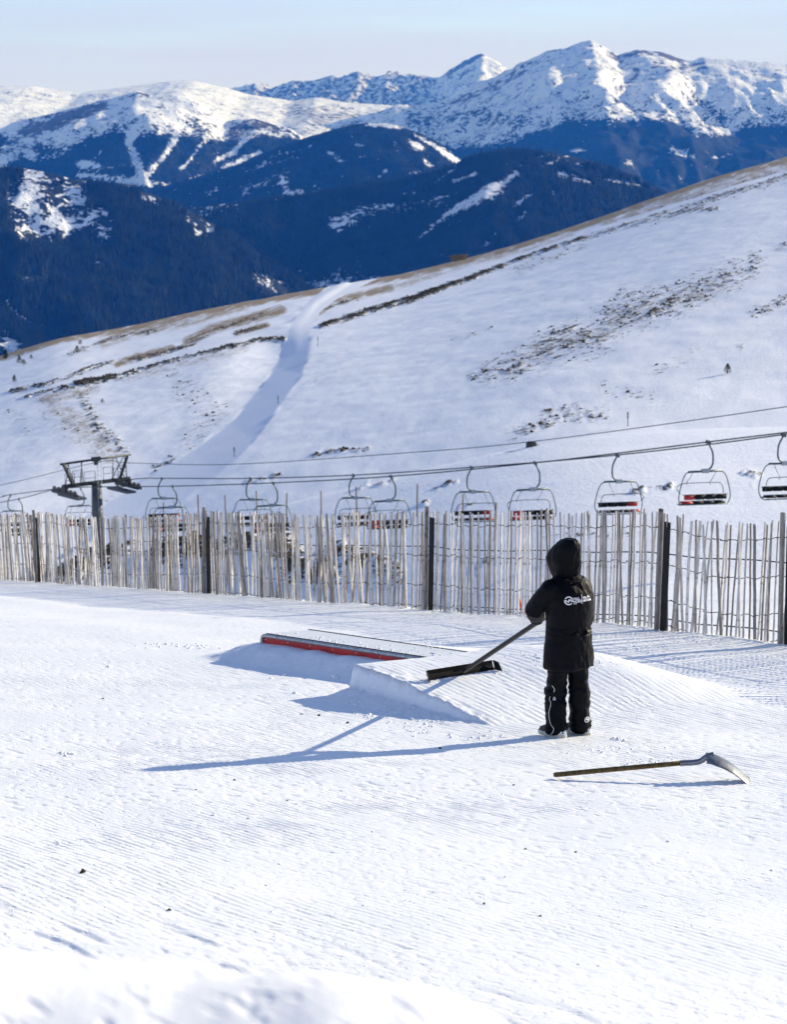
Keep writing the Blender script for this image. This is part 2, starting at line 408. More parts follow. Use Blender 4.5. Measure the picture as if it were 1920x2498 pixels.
def feature(X, Y):
    s, vv = sv(X, Y)
    wob = 0.07 * fbm(X * 2.6, Y * 2.6, 4, 40, 0.6)
    # kicker ramp
    top = 0.30 * np.clip(1 - (np.clip(s, 0, 9) / (KL * 1.0)) ** 1.7, 0, 1)
    lip = ss(-0.10, 0.0, s + wob)
    lipf = lip + (1 - lip) * ss(0.55, 0.9, vv)                     # the box begins behind the lip
    sw = vv + wob * 0.6
    wall = 0.22 + 0.78 * ss(-0.055, 0.02, sw + 0.02 * fbm(X * 7, Y * 7, 2, 43))
    tal = ss(-0.38, -0.03, sw)
    side = np.where(sw > 0, 1.0, wall * tal)
    far = 1 - ss(1.7, 3.4, vv - 0.25 * s)
    right = 0.14 * np.exp(-((s - 0.9) / 1.3) ** 2 - ((vv - 2.2) / 0.9) ** 2)
    k = top * side * far * np.where(s > 0, 1, lip * np.ones_like(s)) + right
    # pile under the box
    dx, dy = X - BNL[0], Y - BNL[1]; bs = dx * BU[0] + dy * BU[1]; bv = dx * BV[0] + dy * BV[1]
    front = ss(-0.55, -0.02, bv + wob)
    backf = 1 - ss(0.85, 2.6, bv)
    left = ss(-0.6, 0.0, bs + wob - 0.2 * np.clip(bv, -1, 0))
    endr = 1 - ss(BLEN + 0.0, BLEN + 0.9, bs)
    hb = 0.185 + 0.03 * fbm(X * 2.2, Y * 2.2, 2, 47)
    p = hb * front * backf * left * endr
    k = k + 0.035 * np.clip(fbm(X * 5.5, Y * 5.5, 3, 49), -0.3, 1) * np.exp(-((sw - 0.03) / 0.10) ** 2) * (top > 0.03) * ss(-0.1, 0.1, s)
    plat = 0.285 * np.exp(-(np.clip(bs - BLEN - 0.25, 0, 9) / 0.8) ** 2) * ss(-0.25, 0.12, bs - BLEN) * ss(-0.60, 0.02, bv) * (1 - ss(0.6, 1.9, bv))
    k = np.maximum(k, plat)
    return np.maximum(k, p) + 0.03 * np.exp(-((k - p) / 0.06) ** 2) * np.minimum(1, (k + p) * 4)
def bank(X, Y):
    """the rough snow bank close to the camera"""
    a = 1.15 - 0.05 * X - 1.6 * np.clip(X - 0.02, 0, 9) ** 1.6
    a = np.clip(a, 0.0, 1.6)
    lump = 0.05 * fbm(X * 1.6, Y * 1.6, 2, 60) + 0.014 * fbm(X * 5, Y * 5, 3, 66)
    prof = np.where(Y < 2.5, 1.0 - 0.20 * (2.5 - Y), 1 - ss(2.5, 4.8, Y))
    return (a + lump * 1.2) * prof * ss(-0.5, 1.2, a * 2) + 0.10 * (1 - ss(5, 13, Y)) * ss(0.4, -3.5, X)
def ground_macro(X, Y):
    sd = fence_sd(X, Y)
    drop = np.clip(sd - 0.12, 0, None); drop = 0.42 * drop + 0.05 * drop ** 2
    und = 0.05 * fbm(X * 0.22, Y * 0.30, 3, 20) + 0.012 * fbm(X * 0.8, Y * 0.8, 3, 24)
    band = 0.05 * pn(sd * 0.45 + 3, (X * FD[0] + Y * FD[1]) * 0.06, 31) * ss(-9, -3, sd)
    edge = 0.035 * np.exp(-(sd / 0.5) ** 2) * (1 + fbm(X * 2.2, Y * 2.2, 3, 33))
    return base(X, Y) + und * ss(2, 6, Y) + band + edge - drop + feature(X, Y) + bank(X, Y)
CN = np.array([-KU[1], KU[0]])
_pc = np.arange(-20, 60, 0.02); _pp = np.cumsum(0.02 / (0.050 + 0.026 * ss(6.0, 11.5, _pc)))    # the tiller's teeth leave a closer comb on the nearer pass
def ground_micro(X, Y):
    sd = fence_sd(X, Y); s, vv = sv(X, Y)
    warp = 0.055 * fbm(X * 0.35, Y * 0.35, 3, 70) + 0.012 * fbm(X * 1.6, Y * 1.6, 2, 73)
    c = X * CN[0] + Y * CN[1] + warp; a = X * KU[0] + Y * KU[1]
    cord = np.cos(2 * np.pi * np.interp(c, _pc, _pp)); cord = np.where(cord > 0, cord * 0.5, cord)       # rounded tops, sharper grooves
    pat = ss(-0.16, 0.20, fbm(X * 0.42 + 5, Y * 0.42, 3, 80)) * (0.5 + 0.5 * ss(8, 13, Y))
    brk = ss(-0.40, 0.22, fbm(c * 9, a * 2.6, 2, 84))
    smooth = 1 - stroke(X, Y, [(2.0, 9.4), (3.4, 9.0)], [0.35, 0.9])
    ramp = ss(0.1, 0.3, s) * ss(0.0, 0.1, vv) * (1 - ss(1.6, 2.2, vv)) * (1 - ss(1.8, 2.6, s))
    pat = np.maximum(pat, ramp * 0.95)
    onf = feature(X, Y); shade_side = ((s < 0.02) | (vv < 0.0)) & (onf > 0.03)
    far = 1 - ss(22, 30, Y); near = ss(4.5, 8.5, Y)
    m = pat * brk * smooth * far * near * np.where(shade_side, 0.1, 1.0)
    # specks: ridges crushed into short crumbs and holes
    nearw = 1 - ss(8.5, 13.5, Y)
    sp = pn(c * 15, a * 7, 90); spn = pn(c * 19, a * 9, 92); sp2 = pn(c * 14, a * 9, 91)
    pit = -ss(0.25, 0.62, sp) * 0.0065 * (1 - nearw) - ss(0.25, 0.62, spn) * 0.0040 * nearw + ss(0.38, 0.7, sp2) * 0.003 * (1 - 0.5 * nearw)
    dens = ss(-0.40, 0.20, fbm(X * 0.7, Y * 0.7, 3, 95) + 0.18)
    pm = (1 - 0.8 * m) * dens * smooth * ss(5.5, 8, Y) * (1 - 0.55 * ss(20, 28, Y)) * np.where(shade_side, 0.25, 1.0)
    tal = np.where((vv < -0.02) & (vv > -0.7) & (s > 0.15) & (s < 2.1), 1.0, 0.0) * (onf > 0.01)
    crumb = tal * 0.028 * np.clip(fbm(X * 9, Y * 9, 3, 97) + 0.05, 0, 1)
    lo = ss(0.42, 0.6, fbm(X * 3.1, Y * 3.1, 2, 99)) * 0.004
    wind = -0.011 * ss(0.2, 0.5, pn(a * 1.3, c * 7, 101)) * (1 - ss(7.0, 9.0, Y + 0.9 * X)) * ss(4, 6, Y)
    return (0.0068 - 0.0018 * nearw) * cord * m + pit * pm + crumb + lo * near + wind
def ground(X, Y): 
    X = np.asarray(X, float); Y = np.asarray(Y, float); return ground_macro(X, Y)
def gz(x, y): return float(ground(np.array([x]), np.array([y]))[0])
def hit(x, y, h=0.0, lo=2.0, hi=48.0):
    """line of sight of a photo pixel against the built run"""
    ds = np.linspace(lo, hi, 4000); X, Y, Z = pt(x, y, ds)
    k = np.argmax(Z <= ground(X, ds) + h); return Vector((float(X[k]), float(ds[k]), float(Z[k])))

rows = np.concatenate([np.arange(0.9, 5.5, 0.07), np.arange(5.5, 8, 0.028), np.arange(8, 16, 0.015), np.arange(16, 22, 0.021), np.arange(22, 30, 0.04), np.arange(30, 56, 0.1)])
tcol = np.concatenate([np.linspace(-0.34, -0.212, 22)[:-1], np.linspace(-0.212, 0.212, 385), np.linspace(0.212, 0.34, 22)[1:]])
T, Yg = np.meshgrid(tcol, rows); Xg = T * (Yg + 6.5 * (1 - ss(2.0, 9.0, Yg)))
Zg = ground_macro(Xg, Yg) + ground_micro(Xg, Yg)
obj('piste', grid_mesh('piste', Xg, Yg, Zg, M_SNOW), kind='structure')

# ------------------------------------------------------------------ the hillside across the dip
def I(x, pts): return np.interp(x, [p[0] for p in pts], [p[1] for p in pts])
RIDGE = [(-700, 1090), (0, 868), (60, 850), (150, 822), (300, 800), (500, 755), (700, 718), (860, 690), (1000, 665), (1100, 640), (1250, 600), (1400, 552), (1550, 500), (1700, 447), (1800, 415), (1920, 385), (2620, 150)]
BANKY = [(-700, 1460), (0, 1395), (300, 1340), (480, 1296), (600, 1255), (760, 1215), (960, 1166), (1100, 1130), (1250, 1095), (1400, 1070), (1600, 1052), (1920, 1040), (2620, 1000)]
xs = np.linspace(-700, 2620, 640)
rD = 520 + (xs / 1920) * 100
bD = np.full_like(xs, 150.0)
_, _, Zr = pt(xs, I(xs, RIDGE), rD)
_, _, Zb = pt(xs, I(xs, BANKY), bD)
_, _, Zh0 = pt(xs, I(xs, BANKY) + 16, np.full_like(xs, 176.0))
def sm(a, px_s):
    k = np.exp(-(np.arange(-60, 61) * (xs[1] - xs[0]) / px_s) ** 2 / 2); k /= k.sum()
    return np.convolve(np.pad(a, 60, mode='reflect', reflect_type='odd'), k, 'valid')
Zr, Zb, Zh0 = sm(Zr, 45), sm(Zb, 80), sm(Zh0, 80)
fT = (xs - 960) / FPX
fenceD = np.clip((FENCE0 @ FN) / (fT * FN[0] + FN[1]), 18, 60)
hr = np.concatenate([np.linspace(0, 1, 120)[:-1] ** 0.9, 1 + np.linspace(0, 1, 40)[:-1], 2 + np.linspace(0, 1, 330) ** 0.85, 3 + np.linspace(0.01, 1, 22)])
Dm = np.zeros((len(hr), len(xs))); Zm = np.zeros_like(Dm)
k0D = fenceD + 5.0; _, _, k0Z = pt(xs, np.full_like(xs, 1640.0), k0D)
for i, q in enumerate(hr):
    if q < 1:
        d = k0D + (bD - k0D) * q
        a1 = 92.0; z1_ = Zb + 0.3
        z = np.where(d < a1, k0Z + (z1_ - k0Z) * ((d - k0D) / (a1 - k0D)) ** 0.9, z1_ + (Zb - z1_) * (d - a1) / (150 - a1))
    elif q < 2:
        u = q - 1; d = bD + 26 * u
        zend = Zh0
        z0 = Zb - 0.05 * 26 * u
        z = z0 * (1 - ss(0, 1, np.array(u))) + zend * ss(0, 1, np.array(u))
    elif q <= 3:
        u = q - 2; d = (bD + 26) + (rD - bD - 26) * u
        z = Zh0 + (Zr - Zh0) * (d - 176) / (rD - 176)
        z = z + 2.2 * (ss(0.75, 1.0, np.array(u)) - u ** 6) * 0.3
    else:
        u = (q - 3) * 90; d = rD + u
        z = Zr + (Zr - Zh0) / (rD - 176) * u - 0.012 * u ** 1.9
    Dm[i] = d; Zm[i] = z
_k = np.ones(9) / 9
for _ in range(2):                                                # soften the knees of the slope
    Zs = np.apply_along_axis(lambda c: np.convolve(np.pad(c, 4, mode='edge'), _k, 'valid'), 0, Zm)
    Zm = np.where(((hr > 0.05) & (hr < 2.2))[:, None], Zs, Zm)
XS = np.broadcast_to(xs, Dm.shape)
Xh = (XS - 960) / FPX * (Dm * CP - Zm * SP)
px, py = proj(Xh, Dm, Zm)
onhill = np.broadcast_to((hr >= 1.6)[:, None], Dm.shape)
# ski track let into the slope: its bed leans away from the sun, its bank towards it
TRK = [(950, 655, 12), (880, 682, 15), (815, 712, 18), (762, 752, 20), (732, 800, 26), (724, 840, 36), (704, 895, 38), (655, 965, 38), (590, 1045, 42), (500, 1120, 50), (380, 1200, 58), (250, 1290, 66)]
best = np.full(Dm.shape, 1e9); q_s = np.zeros_like(Dm)
for (ax, ay, aw), (bx, by, bw) in zip(TRK, TRK[1:]):
    vx, vy = bx - ax, by - ay; t_ = np.clip(((px - ax) * vx + (py - ay) * vy) / (vx * vx + vy * vy), 0, 1)
    dxp, dyp = px - ax - t_ * vx, py - ay - t_ * vy; wv = aw + t_ * (bw - aw)
    d = np.hypot(dxp, dyp) / wv; sgn = np.sign(dxp * -vy + dyp * vx) * -1
    u_ = d < best; best = np.where(u_, d, best); q_s = np.where(u_, sgn * d, q_s)
qs = np.where(onhill, q_s, 9)
if (q_s[(px > 800) & (px < 900) & (py > 950) & (py < 1000)] < 0).mean() > 0.5: qs = np.where(np.abs(qs) < 8, -qs, qs)
wm = (qs > -4.0) & (qs < 1.35)
bed = np.where(qs > -0.95, -(1 - qs) / 1.95, -ss(-4.0, -0.95, qs))
bed = np.where(qs > 1, -0.0, bed)
scale_m = np.clip(Dm / FPX * 45, 0.5, 6)
depth = 0.17 * (1 - ss(700, 840, py)[...]) * -0.15 + 0.40 * ss(790, 860, py)
Zm = Zm + np.where(wm, bed * depth * scale_m, 0)
lit = stroke(px, py, [(845, 690), (770, 735), (712, 790), (712, 830)], [7, 9, 18, 20]) * onhill      # sunlit bank of the track
Zm = Zm + lit * 0.20 * np.clip((px - 700) / 60, -0.5, 1.5)
rough = fbm(Xh * 0.06, Dm * 0.05, 4, 120) * 0.32 + fbm(Xh * 0.3, Dm * 0.25, 3, 124) * 0.09
calm = 1 - (np.abs(qs) < 1.0) * 0.9
Zm = Zm + rough * np.where(onhill, 1.0, 0.35) * calm * np.where(hr[:, None] > 0.1, 1, 0)
# cut road across the upper slope: bright bench, dark bank below
road = [(0, 975), (70, 958), (190, 925), (300, 903), (420, 868), (520, 846), (620, 818), (690, 805)]
road2 = [(775, 775), (860, 742), (960, 722), (1100, 680), (1250, 628), (1400, 578), (1560, 528), (1750, 470), (1920, 420)]
rd = np.maximum(stroke(px, py, road, 6), stroke(px, py, road2, 4)) * onhill
px, py = proj(Xh, Dm, Zm)
D_ = np.zeros_like(Dm); T_ = np.zeros_like(Dm)
def dk(pts, wd, a, below=True):
    global D_; D_ = np.maximum(D_, a * stroke(px, py, pts, wd))
def tn(pts, wd, a):
    global T_; T_ = np.maximum(T_, a * stroke(px, py, pts, wd))
tn([(x, y + 5) for x, y in RIDGE], 11, 1.0)
dk([(24, 956), (107, 937), (167, 920), (214, 901), (274, 882)], 8, .62)
dk([(64, 966), (107, 946), (155, 942), (202, 932), (250, 925), (298, 918)], [9, 13, 13, 13, 11, 8], 1.0)
dk([(298, 916), (400, 882), (497, 859), (571, 842), (629, 829), (691, 828), (698, 848)], 9, .8)
tn([(300, 925), (480, 880), (600, 850)], 14, .45); tn([(100, 975), (170, 962), (230, 950)], 16, .6)
tn([(457, 834), (514, 803), (600, 780), (686, 756)], 15, .95); dk([(457, 836), (540, 800), (640, 770)], 9, .5)
tn([(286, 888), (330, 872), (420, 850)], 12, .9); dk([(320, 880), (420, 856), (470, 840)], 8, .6)
tn([(577, 812), (651, 793)], 9, .9); dk([(577, 814), (651, 795)], 6, .6)
tn([(250, 838), (330, 812), (480, 780), (600, 745)], 16, .65); dk([(170, 862), (300, 818), (380, 806)], 9, .5)
tn([(771, 765), (810, 738), (881, 720), (953, 702)], 12, .85); dk([(790, 752), (870, 730)], 7, .5)
tn([(960, 702), (1150, 640), (1300, 606), (1400, 570)], 12, .55)
dk([(781, 797), (831, 781), (871, 767), (935, 749), (1006, 731), (1078, 703), (1160, 676)], [6, 9, 9, 9, 11, 8, 7], .95)
dk([(960, 741), (1017, 722), (1131, 682), (1217, 653), (1303, 619), (1429, 579)], [9, 8, 7, 7, 6, 5], .85)
dk([(1429, 579), (1531, 549), (1674, 514), (1749, 508)], 12, .5); dk([(1590, 530), (1760, 475), (1920, 425)], 24, .5)
tn([(1480, 540), (1640, 490), (1920, 400)], 24, .6); dk([(1250, 662), (1420, 600)], 22, .34)
dk([(1154, 920), (1246, 897), (1360, 838), (1446, 823), (1531, 756), (1646, 731), (1760, 688), (1846, 640)], [24, 58, 74, 66, 76, 68, 58, 38], .45)
tn([(1246, 897), (1360, 838), (1446, 823), (1600, 745), (1760, 690)], 34, .42)
dk([(1360, 815), (1400, 800)], 12, .55); dk([(1590, 765), (1660, 735)], 16, .62); dk([(1240, 905), (1270, 890)], 12, .55)
dk([(1840, 762), (1920, 731)], 20, .48); dk([(1806, 846)], 14, .45); dk([(1900, 600), (1920, 590)], 22, .4)
dk([(1474, 950), (1590, 962)], 26, .34); dk([(1246, 1060), (1360, 1022), (1474, 1008)], 24, .46); dk([(1326, 1003), (1417, 991)], 14, .45)
dk([(1600, 900), (1700, 860)], 20, .3); dk([(1075, 840), (1200, 800)], 12, .30)
dk([(202, 975), (238, 1042), (305, 1097)], [20, 24, 18], .48); tn([(130, 990), (200, 1040), (270, 1110)], [30, 60, 40], .50)
dk([(120, 1010), (200, 1060)], 60, .27); dk([(430, 930), (520, 1000), (460, 1080)], [60, 60, 40], .33); dk([(20, 1000), (60, 1040)], 30, .3)
dk([(330, 870), (560, 900)], 30, .22); dk([(660, 940), (900, 880)], 40, .2); dk([(380, 1150), (420, 1120)], 18, .45); dk([(250, 1230), (330, 1210)], 20, .45)
dk([(760, 1112), (820, 1100), (900, 1096)], 7, .55); dk([(600, 1180), (680, 1160)], 10, .5)
dk([(1057, 1192), (1082, 1185), (1114, 1176)], [4, 6, 3], .62); dk([(1030, 1229), (1060, 1226)], 5, .58); dk([(1120, 1240), (1160, 1225)], 5, .5)
dk([(1548, 1199), (1645, 1186)], 9, .6); dk([(1817, 1151), (1851, 1157)], 11, .6); dk([(1834, 1184)], 8, .55); dk([(880, 1190), (960, 1172)], 8, .55)
dk([(1160, 1120), (1320, 1085)], 6, .36)
dk([(150, 1405), (230, 1370), (300, 1330)], [30, 40, 30], .80); dk([(400, 1352), (480, 1340)], 44, .85); dk([(545, 1340), (610, 1320)], 34, .78)
dk([(680, 1330), (720, 1380), (800, 1400)], [40, 55, 45], .85); dk([(830, 1345), (960, 1400)], 40, .65); dk([(1165, 1390), (1205, 1345)], 24, .42); dk([(1330, 1310), (1540, 1300)], 16, .36)
mott = np.clip(0.98 + 0.75 * fbm(px / 30.0, py / 12.0, 3, 128, 0.6) + 0.75 * fbm((px + 2.2 * py) / 12.0, (py + .35 * px) / 5.0, 2, 131), 0.05, 1.3)
D_ = D_ ** 0.8 * mott; T_ *= np.clip(mott + 0.1, 0, 1.2)
free = (1 - np.clip((np.abs(qs) < 0.98) * 1.0, 0, 1)) * (1 - rd * 0.9)
T_ *= free; D_ *= free
Zm = Zm + D_ * ss(0.45, 0.9, D_) * 0.35
obj('hillside', grid_mesh('hillside', Xh, Dm, Zm, M_HILL, (D_, T_)), kind='structure')
hill_bvh = BVHTree.FromPolygons([tuple(c) for c in np.stack([Xh[::3, ::3], Dm[::3, ::3], Zm[::3, ::3]], -1).reshape(-1, 3)],
    [(a, a + 1, a + 1 + Xh[::3, ::3].shape[1], a + Xh[::3, ::3].shape[1]) for r_ in range(Xh[::3, ::3].shape[0] - 1) for a in range(r_ * Xh[::3, ::3].shape[1], (r_ + 1) * Xh[::3, ::3].shape[1] - 1)])
def hill_at(x, y, D):
    """height of the hillside under a world point"""
    h = hill_bvh.ray_cast(Vector((x, D, 400)), Vector((0, 0, -1))); return h[0].z if h[0] else -30.0
def hill_hit(x, y):
    d = P(x, y, 100.0).normalized(); h = hill_bvh.ray_cast(d * 60, d); return h[0]

# scrub growing through the thin snow: uncountable, one object
def scrub_clumps():
    rs = np.random.RandomState(3); V = []; F = []
    cand = np.argwhere((D_ > 0.4) & ((Dm > 160) | (py > 1280)) & (px > -60) & (px < 1980))
    wts = (D_[cand[:, 0], cand[:, 1]] - 0.3) ** 2; wts /= wts.sum()
    pick = cand[rs.choice(len(cand), 5200, p=wts)]
    for i, j in pick:
        c = np.array([Xh[i, j], Dm[i, j], Zm[i, j]]) + np.array([rs.randn() * .25, rs.randn() * .25, -0.05])
        s = rs.uniform(0.08, 0.25) * (0.55 if Dm[i, j] < 140 else 1.0)
        b = len(V); k = 6
        ring = [(c[0] + s * rs.uniform(.7, 1.4) * math.cos(a), c[1] + s * rs.uniform(.7, 1.4) * math.sin(a), c[2]) for a in np.arange(k) * 2 * np.pi / k]
        mid = [(c[0] + s * rs.uniform(.4, 1.0) * math.cos(a + .4), c[1] + s * rs.uniform(.4, 1.0) * math.sin(a + .4), c[2] + s * rs.uniform(.5, 1.0)) for a in np.arange(k) * 2 * np.pi / k]
        V += ring + mid + [(c[0], c[1], c[2] + s * 1.05)]
        for a in range(k):
            F.append((b + a, b + (a + 1) % k, b + k + (a + 1) % k, b + k + a)); F.append((b + k + a, b + k + (a + 1) % k, b + 2 * k))
    me = bpy.data.meshes.new('alpine_scrub'); me.from_pydata(V, [], F); me.materials.append(MATS['scrub_brown'])
    obj('alpine_scrub', me, label='low brown and dark scrub poking through the snow of the hillside', cat='scrub', kind='stuff')
scrub_clumps()

# ------------------------------------------------------------------ far mountains
def mountain(crest, D0, D1, L, slope, amp, lam, seed, cover, nrow=84, step=7, jit=1.5, backs=0.55, concave=0.25, trees=0, trees_label=''):
    x = np.arange(-620, 2541, step).astype(float)
    yc = I(x, crest) + jit * fbm(x / 26.0, x * 0, 4, seed + 50, 0.6)
    D = D0 + (D1 - D0) * x / 1920
    Xc, _, Zc = pt(x, yc, D)
    nb = 10
    vr = np.concatenate([np.linspace(-1, 0, nb)[:-1], np.linspace(0, 1, nrow) ** 1.08])
    V = vr[:, None] * np.ones_like(x)[None]
    dist = np.where(V > 0, V * L, V * L * 0.5)
    Y = D[None] - dist; X = Xc[None] * (1 - 0.35 * np.clip(dist, 0, None) / D[None])
    wx = X + lam * 0.35 * fbm(X / lam, Y / lam, 3, seed + 9)
    N = ridged(wx / lam, Y / (lam * 1.7), 5, seed, 0.55)
    fall = np.where(V > 0, slope * dist * (1 + concave * (0.5 - V)), -backs * slope * np.abs(dist) * -1)
    Z = Zc[None] - fall + amp * (N - 0.12) * ss(0.0, 0.22, np.abs(V)) + amp * 0.22 * fbm(X / (lam * .22), Y / (lam * .22), 4, seed + 20, 0.6) * ss(0, .06, np.abs(V))
    px_, py_ = proj(X, Y, Z)
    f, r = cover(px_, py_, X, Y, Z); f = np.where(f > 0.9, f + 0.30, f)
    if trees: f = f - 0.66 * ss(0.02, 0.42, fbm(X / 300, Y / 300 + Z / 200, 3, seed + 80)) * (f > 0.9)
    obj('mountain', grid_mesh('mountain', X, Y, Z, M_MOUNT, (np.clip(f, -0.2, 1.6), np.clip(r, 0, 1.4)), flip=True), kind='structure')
    if trees:
        rt = np.random.RandomState(seed); lim = I(px_, RIDGE) + 25
        ok = np.argwhere((V[:-1, :-1] > 0) & (px_[:-1, :-1] > -80) & (px_[:-1, :-1] < 2000) & (py_[:-1, :-1] < lim[:-1, :-1]) & (f[:-1, :-1] > 0.55))
        pk = ok[rt.randint(0, len(ok), trees)]; fi, fj = pk[:, 0], pk[:, 1]
        keep = rt.rand(trees) < ss(0.80, 1.20, f[fi, fj] + 0.5 * fbm(X[fi, fj] / 60, Y[fi, fj] / 60, 3, seed + 70)); fi, fj = fi[keep], fj[keep]; n = len(fi)
        a, b = rt.rand(n), rt.rand(n)
        bil = lambda A: A[fi, fj] * (1 - a) * (1 - b) + A[fi, fj + 1] * a * (1 - b) + A[fi + 1, fj] * (1 - a) * b + A[fi + 1, fj + 1] * a * b
        c = np.stack([bil(X), bil(Y), bil(Z)], -1); h = rt.uniform(8, 19, n); r_ = h * rt.uniform(.16, .26, n); th = rt.uniform(0, 6.28, n)
        vs = [c + np.stack([r_ * np.cos(th + k * 2.094), r_ * np.sin(th + k * 2.094), -1 + 0 * h], -1) for k in range(3)] + [c + np.stack([0 * h, 0 * h, h], -1)]
        co = np.stack(vs, 1).reshape(-1, 3).astype(np.float32); base_i = np.arange(n)[:, None, None] * 4
        tri = (base_i + np.array([[0, 1, 3], [1, 2, 3], [2, 0, 3]])[None]).reshape(-1)
        me = bpy.data.meshes.new('forest'); me.vertices.add(len(co)); me.vertices.foreach_set('co', co.ravel()); me.loops.add(len(tri)); me.loops.foreach_set('vertex_index', tri.astype(np.int32))
        me.polygons.add(len(tri) // 3); me.polygons.foreach_set('loop_start', (np.arange(len(tri) // 3) * 3).astype(np.int32)); me.update(calc_edges=True); me.materials.append(MATS['far_needles'])
        obj('forest', me, kind='stuff', label=trees_label, cat='forest')
one = lambda a: np.ones_like(a)
# far rocky peaks
def cov(x, y, X, Y, Z):
    rock = 0.52 * (1 - ss(1050, 1090, x)) + 0.30 * ss(1060, 1100, x) * (1 - ss(1150, 1175, x))
    rock = np.maximum(rock, .9 * stroke(x, y, [(1095, 178), (1160, 140), (1180, 131)], 8))
    return 0 * x, rock * ss(560, 620, x)
mountain([(-620, 260), (0, 250), (500, 240), (571, 217), (620, 203), (657, 216), (714, 197), (760, 197), (806, 184), (834, 194), (871, 173), (909, 189), (926, 183), (960, 183), (1017, 182), (1063, 194), (1103, 166), (1149, 140), (1174, 130), (1206, 146), (1240, 166), (1400, 230), (2540, 260)],
         15000, 15000, 2600, 0.62, 190, 430, 200, cov, 60, 6, 5.0)
# snowy plateau
def cov(x, y, X, Y, Z):
    rock = 0.20 * ss(210, 250, y) * ss(650, 760, x) + 0.30 * stroke(x, y, [(700, 268), (860, 290), (960, 300)], 24)
    return 0.22 * stroke(x, y, [(720, 300), (900, 320)], 30), rock
mountain([(-620, 250), (-200, 225), (0, 209), (74, 210), (200, 227), (240, 220), (343, 207), (423, 197), (474, 196), (514, 206), (571, 220), (600, 229), (714, 246), (771, 237), (857, 251), (960, 257), (1200, 290), (2540, 420)],
         12500, 12500, 3000, 0.11, 38, 900, 230, cov, 60, 7, 1.5, concave=0.1)
# the great massif on the right
TREE = [(-620, 420), (900, 350), (1060, 352), (1200, 352), (1300, 322), (1383, 290), (1500, 290), (1640, 290), (1700, 325), (1760, 330), (1850, 300), (1920, 300), (2540, 320)]
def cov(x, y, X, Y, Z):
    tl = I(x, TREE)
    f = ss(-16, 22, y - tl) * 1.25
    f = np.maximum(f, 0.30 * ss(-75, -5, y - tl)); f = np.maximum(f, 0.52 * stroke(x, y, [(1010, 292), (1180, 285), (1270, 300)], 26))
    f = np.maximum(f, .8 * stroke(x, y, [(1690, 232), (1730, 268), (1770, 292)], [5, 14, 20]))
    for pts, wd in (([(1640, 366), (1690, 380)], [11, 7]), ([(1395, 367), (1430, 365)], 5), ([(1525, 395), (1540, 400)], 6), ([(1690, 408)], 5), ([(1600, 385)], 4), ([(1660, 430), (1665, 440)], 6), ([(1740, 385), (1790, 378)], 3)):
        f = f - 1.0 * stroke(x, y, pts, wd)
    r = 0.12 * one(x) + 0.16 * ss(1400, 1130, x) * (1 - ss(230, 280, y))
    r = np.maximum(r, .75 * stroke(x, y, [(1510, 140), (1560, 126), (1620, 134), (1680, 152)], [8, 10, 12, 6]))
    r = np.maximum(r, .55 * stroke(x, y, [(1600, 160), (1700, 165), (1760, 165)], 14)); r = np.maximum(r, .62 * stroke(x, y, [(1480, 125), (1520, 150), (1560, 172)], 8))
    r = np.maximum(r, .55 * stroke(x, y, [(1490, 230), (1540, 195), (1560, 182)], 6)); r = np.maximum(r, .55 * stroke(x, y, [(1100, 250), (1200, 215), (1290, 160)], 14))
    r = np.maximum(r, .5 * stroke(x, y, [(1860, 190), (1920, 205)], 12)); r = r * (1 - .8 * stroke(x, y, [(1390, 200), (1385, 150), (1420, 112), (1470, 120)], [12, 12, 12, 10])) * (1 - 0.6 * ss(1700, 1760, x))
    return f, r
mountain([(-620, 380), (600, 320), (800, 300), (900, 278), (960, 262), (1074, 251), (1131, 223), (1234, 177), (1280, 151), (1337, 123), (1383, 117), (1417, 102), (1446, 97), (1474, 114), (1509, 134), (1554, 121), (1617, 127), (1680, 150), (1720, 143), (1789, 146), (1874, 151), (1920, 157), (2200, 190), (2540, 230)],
         10500, 10500, 2900, 0.37, 120, 640, 260, cov, 110, 6, 2.2)
